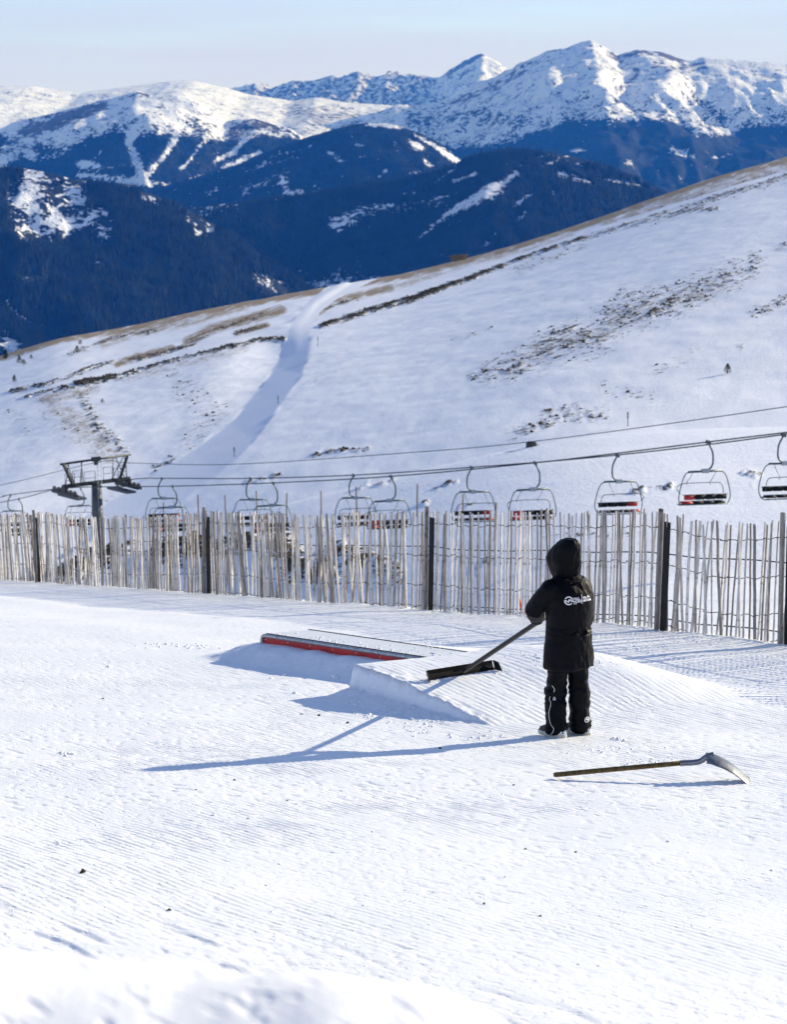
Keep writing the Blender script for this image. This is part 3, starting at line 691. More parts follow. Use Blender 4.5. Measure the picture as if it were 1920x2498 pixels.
# left mountain with the ski runs
def cov(x, y, X, Y, Z):
    tl = I(x, [(-620, 350), (0, 330), (60, 345), (160, 362), (210, 338), (280, 318), (340, 325), (420, 328), (500, 335), (560, 345), (640, 330), (760, 340), (2540, 380)])
    f = 1.2 * ss(-22, 16, y - tl); f = np.maximum(f, .42 * ss(-60, -10, y - tl) * ss(250, 300, x))
    runs = [([(354, 258), (340, 310), (312, 345), (330, 385), (343, 440)], [16, 12, 12, 13, 15]), ([(440, 300), (425, 340), (395, 385), (360, 425)], [8, 9, 8, 8]),
            ([(500, 340), (470, 380), (440, 415)], [4, 5, 6]), ([(195, 402), (240, 405)], [12, 9]), ([(190, 425), (260, 435), (350, 448), (380, 450)], [7, 9, 14, 7]), ([(400, 450), (425, 445)], 4),
            ([(455, 438), (515, 428)], 4), ([(545, 408), (580, 395), (635, 370)], [7, 8, 4]), ([(600, 340), (570, 370), (520, 395)], [6, 9, 5]), ([(240, 372)], 4), ([(420, 250), (540, 290)], 12),
            ([(20, 370), (60, 360), (80, 385)], [24, 20, 10]), ([(0, 400)], 20)]
    for pts, wd in runs: f = f - 1.25 * stroke(x, y, pts, wd)
    f = np.maximum(f, .9 * stroke(x, y, [(350, 235), (430, 250), (340, 300)], 5) * 0)
    r = 0.88 * stroke(x, y, [(60, 320), (130, 300), (200, 275), (255, 255)], [18, 24, 20, 12]) + .80 * stroke(x, y, [(555, 355), (580, 310), (640, 300), (680, 312)], [16, 20, 16, 8]) + .45 * stroke(x, y, [(20, 350), (60, 365)], 24)
    r = np.maximum(r, .6 * stroke(x, y, [(300, 240), (340, 227), (362, 230)], 5)); r = np.maximum(r, 0.05 * one(x))
    return f, r
mountain([(-620, 420), (-200, 360), (0, 314), (34, 297), (114, 280), (189, 260), (246, 246), (320, 227), (337, 224), (366, 231), (434, 234), (486, 251), (526, 280), (549, 297), (583, 290), (623, 290), (674, 306), (709, 314), (743, 337), (900, 400), (1200, 470), (2540, 700)],
         8200, 8200, 1900, 0.40, 90, 520, 300, cov, 90, 6, 1.6, trees=18000, trees_label='dark conifer forest around the ski runs of the left mountain')
# middle forest ridge
def cov(x, y, X, Y, Z):
    f = 1.15 * one(x)
    for pts, wd, a in (([(895, 305), (930, 306), (975, 312)], [4, 6, 4], 1.3), ([(1010, 328), (1060, 355), (1115, 392)], [4, 6, 9], 1.3), ([(1000, 345), (1025, 360)], 10, .9), ([(870, 350), (880, 355)], 7, .9), ([(800, 372), (835, 395)], 7, .8), ([(755, 360)], 5, .8),
                       ([(690, 440), (700, 475), (735, 470)], [12, 12, 10], .85), ([(925, 428), (940, 420)], 5, .7), ([(1035, 390), (1050, 405)], 6, .9), ([(620, 410), (660, 395)], 4, .7), ([(960, 350), (975, 370)], 6, .6), ([(760, 440), (770, 470)], 6, .6), ([(580, 450), (600, 470)], 8, .5), ([(900, 395), (930, 385)], 4, .6)):
        f = f - a * stroke(x, y, pts, wd)
    return f, 0 * x
mountain([(-620, 560), (300, 480), (450, 440), (600, 395), (700, 350), (743, 337), (800, 320), (857, 304), (891, 300), (926, 300), (960, 303), (983, 311), (1029, 326), (1074, 349), (1120, 389), (1300, 500), (2540, 900)],
         6800, 6800, 1500, 0.46, 70, 420, 330, cov, 70, 7, 1.2, trees=22000, trees_label='dark conifer forest on the middle ridge below the snowy plateau')
# dark dome in front
def cov(x, y, X, Y, Z):
    f = 1.2 * one(x)
    for pts, wd, a in (([(1262, 418), (1215, 455), (1150, 490), (1095, 520), (1020, 580)], [7, 18, 16, 10, 4], 1.15), ([(1270, 405)], 6, 1.0), ([(1325, 405), (1370, 385)], [5, 5], 1.0), ([(1365, 425), (1400, 435), (1440, 445)], [12, 10, 6], .95), ([(1460, 435), (1530, 445), (1590, 462)], [5, 8, 4], .9),
                       ([(1300, 470), (1255, 500)], 7, .95), ([(1340, 455), (1350, 470)], 8, .8), ([(1110, 440), (1160, 425)], 10, .75), ([(1060, 445), (1110, 410)], 4, .8), ([(985, 475), (1010, 465)], 7, .95), ([(820, 545), (880, 515), (955, 500)], [22, 20, 6], .85), ([(1280, 520), (1260, 540)], 8, .85),
                       ([(1360, 515)], 6, .9), ([(1185, 595)], 9, .85), ([(585, 670), (597, 690)], 7, .9), ([(1250, 550)], 4, .7), ([(480, 510), (530, 508)], 4, .7), ([(850, 635)], 4, .8), ([(900, 550)], 8, .6)):
        f = f - a * stroke(x, y, pts, wd)
    return f, 0 * x
mountain([(-620, 700), (200, 560), (450, 510), (629, 486), (743, 474), (857, 451), (960, 437), (1017, 426), (1103, 403), (1177, 371), (1234, 363), (1280, 363), (1360, 374), (1446, 394), (1503, 411), (1560, 437), (1617, 466), (1800, 560), (2540, 900)],
         5000, 5000, 1500, 0.44, 55, 420, 360, cov, 80, 7, 1.2, trees=38000, trees_label='dark conifer forest on the round hill with long snow clearings')
# near left forest slope, running down into the valley
def cov(x, y, X, Y, Z):
    f = 1.15 * one(x)
    for pts, wd, a in (([(90, 430), (60, 480), (80, 540), (160, 560)], [44, 60, 60, 36], .66), ([(170, 460), (160, 520)], 46, .62), ([(240, 535), (250, 560)], 34, .66), ([(350, 480), (380, 490)], 14, .6), ([(10, 735), (40, 765), (75, 785)], [7, 8, 4], 1.0), ([(10, 830), (30, 840)], 24, .8), ([(480, 575)], 14, .6), ([(240, 640), (250, 650)], 10, .5),
                       ([(60, 680), (140, 660)], 40, .28), ([(450, 530), (510, 560)], 20, .4)):
        f = f - a * stroke(x, y, pts, wd)
    return f, 0 * x
mountain([(-620, 440), (-200, 405), (0, 409), (57, 411), (114, 420), (200, 443), (257, 449), (320, 457), (371, 474), (434, 500), (520, 545), (620, 610), (760, 700), (1000, 900), (2540, 1400)],
         4200, 4200, 1300, 0.52, 60, 380, 390, cov, 90, 7, 1.5, trees=30000, trees_label='dark conifer forest on the nearest slope at left')

# ------------------------------------------------------------------ air
bm = bmesh.new(); box(bm, (-9000, -60, -2600), (9000, 17500, 850))
hz = obj('haze', bm, None, smooth=False, kind='stuff', label='thin blue mountain air that pales the far ridges', cat='haze')
hm = bpy.data.materials.new('mountain_air'); hm.use_nodes = True; hn = hm.node_tree.nodes; hn.clear()
ho = hn.new('ShaderNodeOutputMaterial'); hv = hn.new('ShaderNodeVolumePrincipled')
hv.inputs['Color'].default_value = (0.03, 0.24, 1.0, 1); hv.inputs['Absorption Color'].default_value = (1, 1, 1, 1); hv.inputs['Density'].default_value = 4.8e-5; hv.inputs['Anisotropy'].default_value = 0.0
hm.node_tree.links.new(hv.outputs[0], ho.inputs['Volume']); hz.data.materials.append(hm)

# ------------------------------------------------------------------ chestnut paling fence
fence = empty('paling_fence', (FENCE0[0], FENCE0[1], gz(*FENCE0)), label='long split chestnut paling fence strung on wire along the edge of the run', cat='fence')
FO = Vector(fence.location)
def fpt(s, off=0.0, z=0.0):
    q = FENCE0 + FD * s + FN * off; return Vector((q[0], q[1], gz(q[0], q[1]) + z)) - FO
POSTS = [-2.35, -0.1, 5.25, 12.5, 20.4, 27.0]
def sag(s):
    """how far the paling hangs down between its posts"""
    k = np.searchsorted(POSTS, s); 
    if k == 0 or k == len(POSTS): return 0.05
    u = (s - POSTS[k - 1]) / (POSTS[k] - POSTS[k - 1]); return 0.13 * math.sin(math.pi * u) * (0.7 + 0.5 * math.sin(k * 2.1))
variants = []
for k in range(12):
    r = random.Random(k); bm = bmesh.new(); h = 1.62; n = 5; seg = 6
    bx, by = r.uniform(-.018, .018), r.uniform(-.018, .018); rings = []
    base_r = [r.uniform(.016, .026) for _ in range(n)]
    for j in range(seg + 1):
        u = j / seg; cx = bx * math.sin(u * 3.1) + r.uniform(-.005, .005); cy = by * math.sin(u * 3.1)
        tw = r.uniform(-.1, .1); tp = 1.0 - .18 * u
        rings.append([bm.verts.new((cx + base_r[i] * tp * math.cos(2 * math.pi * i / n + tw) * 0.85, cy + base_r[i] * tp * math.sin(2 * math.pi * i / n + tw) * 0.8, -0.25 + (h + .25) * u + (r.uniform(-.015, .015) if j == seg else 0))) for i in range(n)])
    for a, b in zip(rings, rings[1:]):
        for i in range(n): bm.faces.new((a[i], a[(i + 1) % n], b[(i + 1) % n], b[i]))
    bm.faces.new(rings[-1]); bm.faces.new(rings[0][::-1])
    me = bpy.data.meshes.new('stake'); bmesh.ops.recalc_face_normals(bm, faces=bm.faces); bm.to_mesh(me); bm.free()
    me.materials.append(MATS['grey_weathered_wood' if k % 3 == 0 else 'pale_weathered_wood']); variants.append(me)
def stake_pose(s):
    top = random.gauss(0, 0.014) - sag(s)
    loc = fpt(s, random.uniform(-.02, .02)) + Vector((0, 0, top * 0.75 - 0.02))
    wd = random.choice([0.85, 0.95, 1.0, 1.1, 1.2] if s < 5 else [0.9, 1.0, 1.1, 1.2, 1.3, 1.5])
    lean = -0.035 + 0.022 * math.sin(s * 0.55) + 0.012 * math.sin(s * 2.3) + random.gauss(0, 0.010) - (0.03 if 10.9 < s < 11.9 else 0)
    return loc, (random.gauss(0, .015), lean, random.uniform(0, 6.28)), (wd, wd, 0.95 + random.uniform(-.015, .015))
s = -2.75; STK = []
while s < 22.9 and len(STK) < 300:
    o = bpy.data.objects.new('stake', variants[random.randrange(12)]); COL.objects.link(o); o.parent = fence
    o.location, o.rotation_euler, o.scale = stake_pose(s)
    STK.append(s); s += max(0.035, random.gauss(0.076 if s < 5 else 0.088, 0.011 if s < 5 else 0.018))
bm = bmesh.new()                                                  # the paling runs on past both edges of the picture
for a0, a1 in ((-6.5, -2.85), (STK[-1] + .09, 28.0)):
    s = a0
    while s < a1:
        loc, ro, scl = stake_pose(s); t_ = bmesh.new(); t_.from_mesh(variants[random.randrange(12)])
        bmesh.ops.transform(t_, matrix=Matrix.LocRotScale(loc, Matrix.Rotation(ro[1], 3, 'Y').to_quaternion(), Vector(scl)), verts=t_.verts)
        tmp = bpy.data.meshes.new('t'); t_.to_mesh(tmp); t_.free(); bm.from_mesh(tmp); bpy.data.meshes.remove(tmp); s += 0.09
for s in np.arange(7.3, STK[-1], 0.21):                           # thin slips between the stakes of the far half
    loc, ro, scl = stake_pose(s + random.uniform(-.05, .05)); t_ = bmesh.new(); t_.from_mesh(variants[random.randrange(12)])
    bmesh.ops.transform(t_, matrix=Matrix.LocRotScale(loc, Matrix.Rotation(ro[1], 3, 'Y').to_quaternion(), Vector((scl[0] * .8, scl[1] * .8, scl[2]))), verts=t_.verts)
    tmp = bpy.data.meshes.new('t'); t_.to_mesh(tmp); t_.free(); bm.from_mesh(tmp); bpy.data.meshes.remove(tmp)
obj('thin_stakes', bm, 'pale_weathered_wood', fence, smooth=False, kind='stuff')
for k, ps in enumerate(POSTS):
    bm = bmesh.new(); a = math.atan2(FD[1], FD[0]); c = fpt(ps, -0.05)
    m4 = Matrix.Translation(c) @ Matrix.Rotation(a, 4, 'Z') @ Matrix.Rotation(R(random.uniform(-1.5, 1.5)), 4, 'Y')
    vs = box(bm, (-0.048, -0.02, -0.4), (0.048, 0.02, 1.42), m4)
    bmesh.ops.bevel(bm, geom=bm.edges[:], offset=0.006, segments=1, affect='EDGES')
    po = obj('post', bm, 'black_post', fence, smooth=False)
    bm = bmesh.new(); m5 = m4 @ Matrix.Translation((0.10, 0.03, 0)); box(bm, (-0.03, -0.022, -0.3), (0.03, 0.022, 1.58), m5)
    bmesh.ops.bevel(bm, geom=bm.edges[:], offset=0.008, segments=2, affect='EDGES')
    obj('stake_rail', bm, 'grey_weathered_wood', fence, smooth=False)
for hgt in (1.33, 0.86, 0.40, 0.07):
    bm = bmesh.new(); pts = []
    for i in range(len(STK) - 1):
        for q in range(3):
            ss_ = STK[i] + (STK[i + 1] - STK[i]) * q / 3
            pts.append(fpt(ss_, 0.024 * (1 if q else (1 if i % 2 else -1)), hgt - sag(ss_) * 0.9 + 0.012 * math.sin(i * 1.7) + random.gauss(0, .004)))
    tube(bm, pts, 0.0052, 4); obj('wire', bm, 'fence_wire', fence)
for hgt, s0, s1 in ((0.99, -4.6, 16.0), (0.14, -4.6, 5.0)):
    bm = bmesh.new(); pts = [fpt(q, 0.09, hgt - 0.045 * math.sin(math.pi * ((q - POSTS[max(0, int(np.searchsorted(POSTS, q)) - 1)]) / 6.5))) for q in np.arange(s0, s1, 0.5)]
    tube(bm, pts, 0.009, 5); obj('cord', bm, 'blue_cord', fence)

# red marker leaning behind the fence
mk = hit(1204, 1502); q = fence_sd(mk.x, mk.y)
b0 = Vector((mk.x + 0.25 * FN[0] - q * FN[0], mk.y + 0.25 * FN[1] - q * FN[1], 0)); b0.z = gz(b0.x, b0.y) - 0.1
bm = bmesh.new(); tube(bm, [Vector((0.06, 0, 0)), Vector((0.02, 0, .2)), Vector((-.055, 0, .46))], [.026, .026, .022], 8); box(bm, (-.035, -.012, -.06), (.13, .012, 0.02))
o = obj('marker_stake', bm, 'marker_red', label='short red marker stake leaning behind the fence, left of the worker', cat='marker'); o.location = b0

# ------------------------------------------------------------------ jib box
def b3(s, vv, dz=0.0):
    q = BNL + BU * s + BV * vv; return Vector((q[0], q[1], zbl + (zbr - zbl) * s / BLEN - 0.05 * vv / 0.6 + dz))
BO = b3(0, 0, -0.2); BW = 0.70; BX = BLEN + 0.12
jib = empty('jib_box', BO, label='low terrain park box with red side and steel edge half buried in snow', cat='ski box')
def bl(s, vv, dz=0.0): return b3(s, vv, dz) - BO
def prism(pts_lo, pts_hi):
    bm = bmesh.new(); a = [bm.verts.new(p) for p in pts_lo]; b = [bm.verts.new(p) for p in pts_hi]; n = len(a)
    for k in range(n): bm.faces.new((a[k], a[(k + 1) % n], b[(k + 1) % n], b[k]))
    bm.faces.new(a[::-1]); bm.faces.new(b); return bm
obj('deck', prism([bl(0.05, 0.05, -.03), bl(BX, 0.05, -.03), bl(BX, BW - .012, -.03), bl(0.05, BW - .012, -.03)], [bl(0.05, 0.05, -.004), bl(BX, 0.05, -.004), bl(BX, BW - .012, -.004), bl(0.05, BW - .012, -.004)]), 'box_plastic', jib, smooth=False)
obj('side_panel', prism([bl(.05, .03, -.26), bl(BX, .03, -.26), bl(BX, .05, -.26), bl(.05, .05, -.26)], [bl(.05, .03, -.03), bl(BX, .03, -.03), bl(BX, .05, -.03), bl(.05, .05, -.03)]), 'box_red', jib, smooth=False)
obj('end_panel', prism([bl(.03, .04, -.26), bl(.045, .04, -.26), bl(.045, BW - .03, -.26), bl(.03, BW - .03, -.26)], [bl(.03, .04, -.035), bl(.045, .04, -.035), bl(.045, BW - .03, -.035), bl(.03, BW - .03, -.035)]), 'box_red', jib, smooth=False)
bm = bmesh.new(); tube(bm, spline([bl(.012, .028, -.25), bl(.012, .028, -.09), bl(.035, .028, -.035), bl(.10, .028, -.022), bl(.3, .028, -.022)], 5) + [bl(q, .028, -.022) for q in np.linspace(.5, BLEN + .05, 8)], .022, 10)
obj('steel_edge', bm, 'galvanised_steel', jib)
bm = bmesh.new(); tube(bm, [bl(.06, .056, .0), bl(BLEN + .02, .056, .0)], .007, 6); obj('edge_strip', bm, 'black_plastic', jib)
bm = bmesh.new(); tube(bm, [bl(.02, BW, -.008), bl(BX, BW, -.008)], .013, 6); obj('edge_strip', bm, 'black_plastic', jib)
sm = bmesh.new(); bmesh.ops.create_icosphere(sm, subdivisions=1, radius=.008); sme = bpy.data.meshes.new('screw'); sm.to_mesh(sme); sm.free(); sme.materials.append(MATS['screw_steel'])
for k in range(8):
    o = obj('screw', sme, None, jib); o.location = bl(.09 + k * (BLEN - .1) / 7, .028, -.062)

# ------------------------------------------------------------------ loose snow
def clumps(name, spots, label):
    V = []; F = []; rs = np.random.RandomState(11)
    ic = bmesh.new(); bmesh.ops.create_icosphere(ic, subdivisions=1, radius=1); vv = np.array([v.co for v in ic.verts]); ff = [[v.index for v in f.verts] for f in ic.faces]; ic.free()
    for x, y, z, r in spots:
        b = len(V); q = vv * (1 + rs.uniform(-.32, .32, (len(vv), 1))) * r * np.array([rs.uniform(.8, 1.4), rs.uniform(.8, 1.3), rs.uniform(.5, .9)])
        V += [tuple(p) for p in q + np.array([x, y, z])]; F += [tuple(b + i for i in f) for f in ff]
    me = bpy.data.meshes.new(name); me.from_pydata(V, [], F); me.materials.append(MATS['loose_snow'])
    me.polygons.foreach_set('use_smooth', [True] * len(me.polygons))
    obj(name, me, label=label, cat='snow', kind='stuff')
sp = []; rs = np.random.RandomState(5)
for _ in range(280):                                                                        # on the deck of the box
    s_ = rs.uniform(.05, BLEN + .7); v_ = min(BW - .03, .08 + abs(rs.randn()) * .12 * (0.5 + s_)); 
    if rs.rand() < 0.25 + 0.75 * s_ / BLEN:
        p = b3(s_, v_, 0.0); sp.append((p.x, p.y, p.z, abs(rs.randn()) * .006 + .004))
for _ in range(150):                                                                        # at the foot of the kicker wall
    s_ = rs.uniform(.3, 2.1); v_ = rs.uniform(-.62, -.06); q = KA + KU * s_ + KV * v_; sp.append((q[0], q[1], gz(*q) + .002, abs(rs.randn()) * .007 + .004))
for (cx, cy, n, sx, sy, r) in ((660, 1655, 1, 0, 0, .035), (695, 1648, 1, 0, 0, .03), (718, 1692, 1, 0, 0, .03), (812, 1655, 3, 12, 3, .035), (410, 1575, 26, 60, 5, .016), (480, 1580, 20, 40, 4, .018), (160, 1840, 16, 26, 5, .018), (265, 1627, 3, 8, 2, .02),
                             (1560, 1575, 50, 60, 12, .012), (1500, 1830, 30, 70, 10, .012), (1580, 1860, 36, 60, 10, .012), (1500, 1806, 12, 16, 4, .018), (1280, 1600, 30, 60, 6, .012), (1400, 1615, 40, 90, 8, .012), (1180, 1800, 26, 60, 10, .016), (520, 1990, 1, 0, 0, .02), (140, 2058, 2, 8, 2, .02), (1020, 1786, 16, 40, 6, .014), (1230, 1640, 24, 30, 8, .010)):
    for _ in range(n):
        p = hit(cx + rs.randn() * sx * .6, cy + rs.randn() * sy * .6); sp.append((p.x, p.y, p.z + r * .1, r * rs.uniform(.5, 1.15)))
for _ in range(140):                                                                        # crumbs all over the run
    p = hit(rs.uniform(-60, 1980), 1620 + 760 * rs.rand() ** 0.8); sp.append((p.x, p.y, p.z, abs(rs.randn()) * .004 + .003))
clumps('snow_crumbs', sp, 'loose crumbs and lumps of snow lying on the groomed run')

simple('twig_brown', (0.05, 0.04, 0.03), 0.8, 0.2, var=0.4)
deb = [(200, 2129, .02, 'largest dark fragment of dirt, on the snow at lower left'), (413, 2222, .012, 'dark speck below and right of the largest dirt fragment'), (572, 1903, .010, 'dark speck below the left half of the worker shadow'), (700, 1954, .010, 'dark speck on bare snow below the middle of the worker shadow'),
       (478, 1927, .008, 'tiny dark speck below the tip of the worker shadow'), (735, 1744, .016, 'left one of two dirt specks left of the kicker shadow'), (777, 1746, .016, 'right one of two dirt specks left of the kicker shadow'), (848, 1764, .016, 'dirt speck beside the shadow of the scraper handle'),
       (1074, 1826, .014, 'dirt speck lying in the worker shadow'), (1253, 1916, .010, 'dark speck left of the shovel handle end'), (1181, 2206, .010, 'dark speck on combed snow at lower centre'), (1318, 2236, .010, 'lowest dark speck right of the picture centre'), (1283, 2072, .010, 'left one of two dark specks below the shovel handle'), (1405, 2080, .011, 'right one of two dark specks below the shovel handle'),
       (604, 1998, .008, 'tiny dark speck well below the worker shadow, left of centre'), (250, 1705, .014, 'lone dark speck on snow far left of the box shadow')]
for k, (x, y, r, lb) in enumerate(deb):
    bm = bmesh.new(); bmesh.ops.create_icosphere(bm, subdivisions=1, radius=r)
    for vtx in bm.verts: vtx.co = Vector((vtx.co.x * random.uniform(.6, 1.7), vtx.co.y * random.uniform(.5, 1.1), vtx.co.z * random.uniform(.4, 1.2)))
    o = obj('dirt_fragment', bm, 'dark_debris', smooth=False, label=lb, cat='dirt', group='dark fragments scattered on the run'); o.location = hit(x, y) + Vector((0, 0, r * .2)); o.rotation_euler.z = random.uniform(0, 6)

# ------------------------------------------------------------------ shovel lying on the snow
h0 = hit(1352, 1900); h1 = hit(1832, 1907); SO = h0.copy()
ax = (h1 - h0); ax.z = 0; ln = ax.length; ax.normalize(); sd_ = Vector((-ax.y, ax.x, 0)); upv = Vector((0, 0, 1))
shov = empty('shovel', SO, label='long wooden handled snow shovel lying face down beside the worker', cat='shovel')
def sh(a, s_, z):
    q = ax * a + sd_ * s_; return Vector((q.x, q.y, (h1.z - h0.z) * a / ln + z))
hl = ln * 0.665
bm = bmesh.new(); tube(bm, [sh(-.004, 0, .03), sh(.01, 0, .031)] + [sh(hl * q, 0, .031 + .105 * q) for q in (.3, .6, .8, 1)], [.012, .0185, .0185, .0185, .0185, .0175], 12); obj('handle', bm, 'shovel_wood', shov)
neck = [sh(hl * .965, 0, .132), sh(hl * 1.06, 0, .138), sh(hl * 1.12, 0, .150), sh(hl * 1.17, 0, .186), sh(hl * 1.22, 0, .205)]
bm = bmesh.new(); tube(bm, spline(neck, 4), [.022] * 13 + [.018] * 4, 10); obj('socket', bm, 'shovel_metal', shov)
nu, nv = 15, 15; bm = bmesh.new(); gv = []
for sgn in (0, 1):
    g = []
    for i in range(nu):
        u = i / (nu - 1); row = []
        a = hl * 1.16 + (ln - hl * 1.16) * u
        zc = .208 * (1 - u ** 1.35) + .015 * math.sin(u * 3.1) + .004
        hw = .125 * min(1.0, .70 + 1.3 * u) * (1 - .18 * max(0, (u - .75) / .25) ** 2)
        for j in range(nv):
            q = (j / (nv - 1) - .5) * 2
            row.append(bm.verts.new(sh(a, q * hw, max(.002, zc - .050 * q * q * (1 - .75 * u) - .004 * sgn))))
        g.append(row)
    gv.append(g)
for g in gv:
    for i in range(nu - 1):
        for j in range(nv - 1): bm.faces.new((g[i][j], g[i + 1][j], g[i + 1][j + 1], g[i][j + 1]))
for i in range(nu - 1):
    for j in (0, nv - 1): bm.faces.new((gv[0][i][j], gv[0][i + 1][j], gv[1][i + 1][j], gv[1][i][j]))
for j in range(nv - 1):
    for i in (0, nu - 1): bm.faces.new((gv[0][i][j], gv[0][i][j + 1], gv[1][i][j + 1], gv[1][i][j]))
obj('blade', bm, 'shovel_metal', shov)

# ------------------------------------------------------------------ the worker
PY = 16.4
FOOT = hit(1385, 1796); PY = FOOT.y; G0 = FOOT.copy()
def pp(x, y, dy=0.0): return P(x, y, PY + dy) - G0                # photo pixel at the worker's distance (+dy), relative to the feet
YAW = R(30); cY, sY = math.cos(YAW), math.sin(YAW)
def lc(x, y, z): return Vector((x * cY - y * sY, x * sY + y * cY, z))          # worker's own right / forward / up
H = (pp(1381, 1317).z - 0) / 1.765                                               # vertical scale
CX = pp(1387, 1600).x
def L(x, y, z): return lc(x, y, z * H) + Vector((CX, 0, 0))
def ring(x, y, z, rx, ry): return (L(x, y, z), lc(rx, 0, 0), lc(0, ry, 0))
hl_, hr_ = pp(1316, 1513, .30), pp(1338, 1501, .40)               # left and right hand
el_, er_ = pp(1302, 1490, .02), pp(1428, 1506, .30)
shl, shr = L(-.185, .0, 1.365), L(.160, .03, 1.335)
fl = hit(1356, 1797) - G0; fr = hit(1415, 1791) - G0
kl, kr = pp(1356, 1690, .04), pp(1413, 1690, .06)
# body: one continuous figure under the clothes
bm = bmesh.new()
loft(bm, [ring(0, 0, .80, .10, .08), ring(0, 0, .86, .14, .10), ring(0, 0, .98, .14, .10), ring(0, 0, 1.2, .16, .105), ring(0, 0.01, 1.36, .15, .09), ring(0, .02, 1.42, .07, .065), ring(0, .04, 1.47, .055, .06), ring(0, .06, 1.50, .06, .07)], 18)
loft(bm, [ring(0, .075, 1.475, .035, .05), ring(0, .07, 1.51, .058, .075), ring(0, .065, 1.58, .073, .092), ring(0, .06, 1.65, .074, .092), ring(0, .055, 1.70, .055, .07), ring(0, .05, 1.722, .02, .03)], 18)
limb(bm, [L(0, .155, 1.585), L(0, .178, 1.572), L(0, .172, 1.556)], [.010, .013, .010], 8)
for sgn in (-1, 1): limb(bm, [L(sgn * .074, .06, 1.60), L(sgn * .084, .055, 1.585), L(sgn * .078, .06, 1.56)], [.012, .014, .010], 8)
for a, e, h_ in ((shl, el_, hl_), (shr, er_, hr_)):
    limb(bm, [a, a.lerp(e, .5), e, e.lerp(h_, .5), h_], [.06, .052, .044, .038, .03], 14)
for hx, kn, ft in ((L(-.085, 0, .82), kl, fl), (L(.085, 0, .82), kr, fr)):
    limb(bm, [hx, hx.lerp(kn, .5), kn, kn.lerp(ft + Vector((0, 0, .08)), .5), ft + Vector((0, 0, .09))], [.085, .075, .058, .052, .04], 14)
bme = remesh(bm, .016, 3, 'body')
body = obj('person', bme, 'skin', label='person in black hooded jacket and trousers raking the kicker with a wide scraper', cat='person'); body.location = G0
# jacket
bm = bmesh.new()
loft(bm, [ring(0, 0, .635, .222, .160), ring(0, 0, .67, .222, .160), ring(0, 0, .78, .216, .155), ring(0, 0, .90, .202, .145), ring(0, 0, .965, .184, .130), ring(0, 0, 1.01, .190, .138), ring(0, 0, 1.12, .200, .145), ring(0, 0, 1.24, .204, .146), ring(0, .005, 1.32, .198, .138), ring(0, .01, 1.38, .178, .118), ring(0, .02, 1.425, .145, .10), ring(0, .03, 1.455, .09, .085), ring(0, .035, 1.47, .07, .07)], 32, 2.4)
for a, e, h_, sg in ((shl, el_, hl_, -1), (shr, er_, hr_, 1)):
    d = (h_ - e); wr = e + d * .70
    limb(bm, [a, a.lerp(e, .3), a.lerp(e, .7), e, e.lerp(wr, .35), e.lerp(wr, .8), wr], [.076, .078, .077, .077, .074, .062, .053], 20)
# collar
loft(bm, [ring(0, .05, 1.40, .10, .10), ring(0, .075, 1.45, .10, .115), ring(0, .09, 1.475, .088, .11)], 22)
jm = remesh(bm, .0105, 5, 'jacket')
def wrinkle(me, amt, zw):
    co = mesh_co(me).astype(float); no = mesh_no(me)
    z = co[:, 2]; a = co[:, 0] * 1.0 + co[:, 1] * .7; b = co[:, 0] * -.6 + co[:, 1]
    f = ridged(a * 5 + z * 3.0, z * 3.2 - a * 2, 3, 140) * .6 + fbm(a * 13 + b * 5, z * 10, 3, 150) * .5
    f2 = ridged(a * 9 + b * 4, z * 26, 3, 160) * np.exp(-((z - zw) / .05) ** 2)
    f3 = fbm(a * 11 + b * 8, z * 1.6, 2, 170) * ss(zw, zw - .3, z)
    d = amt * (f * .75 + f2 * .95 + f3 * .6)
    me.vertices.foreach_set('co', (co + no * d[:, None]).astype(np.float32).ravel()); me.update()
wrinkle(jm, .020, .965 * H)
jacket = obj('jacket', jm, 'jacket_black', body)
# hood
bm = bmesh.new()
loft(bm, [ring(0, .045, 1.395, .080, .085), ring(0, .055, 1.43, .096, .105), ring(0, .070, 1.48, .106, .130), ring(0, .085, 1.53, .112, .155), ring(0, .095, 1.575, .115, .170), ring(0, .090, 1.61, .114, .164), ring(0, .070, 1.65, .106, .146), ring(0, .045, 1.69, .094, .126), ring(0, .022, 1.725, .078, .106), ring(0, .008, 1.75, .058, .080), ring(0, .0, 1.766, .034, .048)], 30, 2.5)
cut = remesh(bm, .009, 4, 'hood')
# open the face: push the front of the hood in
co = mesh_co(cut).astype(float); loc = np.stack([(co[:, 0] - CX) * cY + co[:, 1] * sY, -(co[:, 0] - CX) * sY + co[:, 1] * cY, co[:, 2] / H], 1)
e_ = np.sqrt((loc[:, 0] / .095) ** 2 + ((loc[:, 2] - 1.575) / .115) ** 2); inn = (1 - ss(.8, 1.0, e_)) * (loc[:, 1] > .12)
fw = np.array(lc(0, 1, 0)); co -= fw[None] * (inn * np.clip(loc[:, 1] - .15, 0, 1) * .9)[:, None]
co += mesh_no(cut) * (.013 * ridged(loc[:, 0] * 10 + loc[:, 1] * 6, loc[:, 2] * 7, 3, 180) + .005 * fbm(loc[:, 0] * 22, loc[:, 2] * 16, 2, 181))[:, None] * (1 - inn)[:, None]
cut.vertices.foreach_set('co', co.astype(np.float32).ravel()); cut.update()
hood = obj('hood', cut, 'jacket_black', body)
bm = bmesh.new(); tube(bm, spline([L(-.10, -.062, 1.43), L(-.06, -.094, 1.418), L(0, -.104, 1.412), L(.06, -.094, 1.418), L(.11, -.058, 1.432)], 5), .011, 8); obj('hood_seam', bm, 'jacket_black', hood)
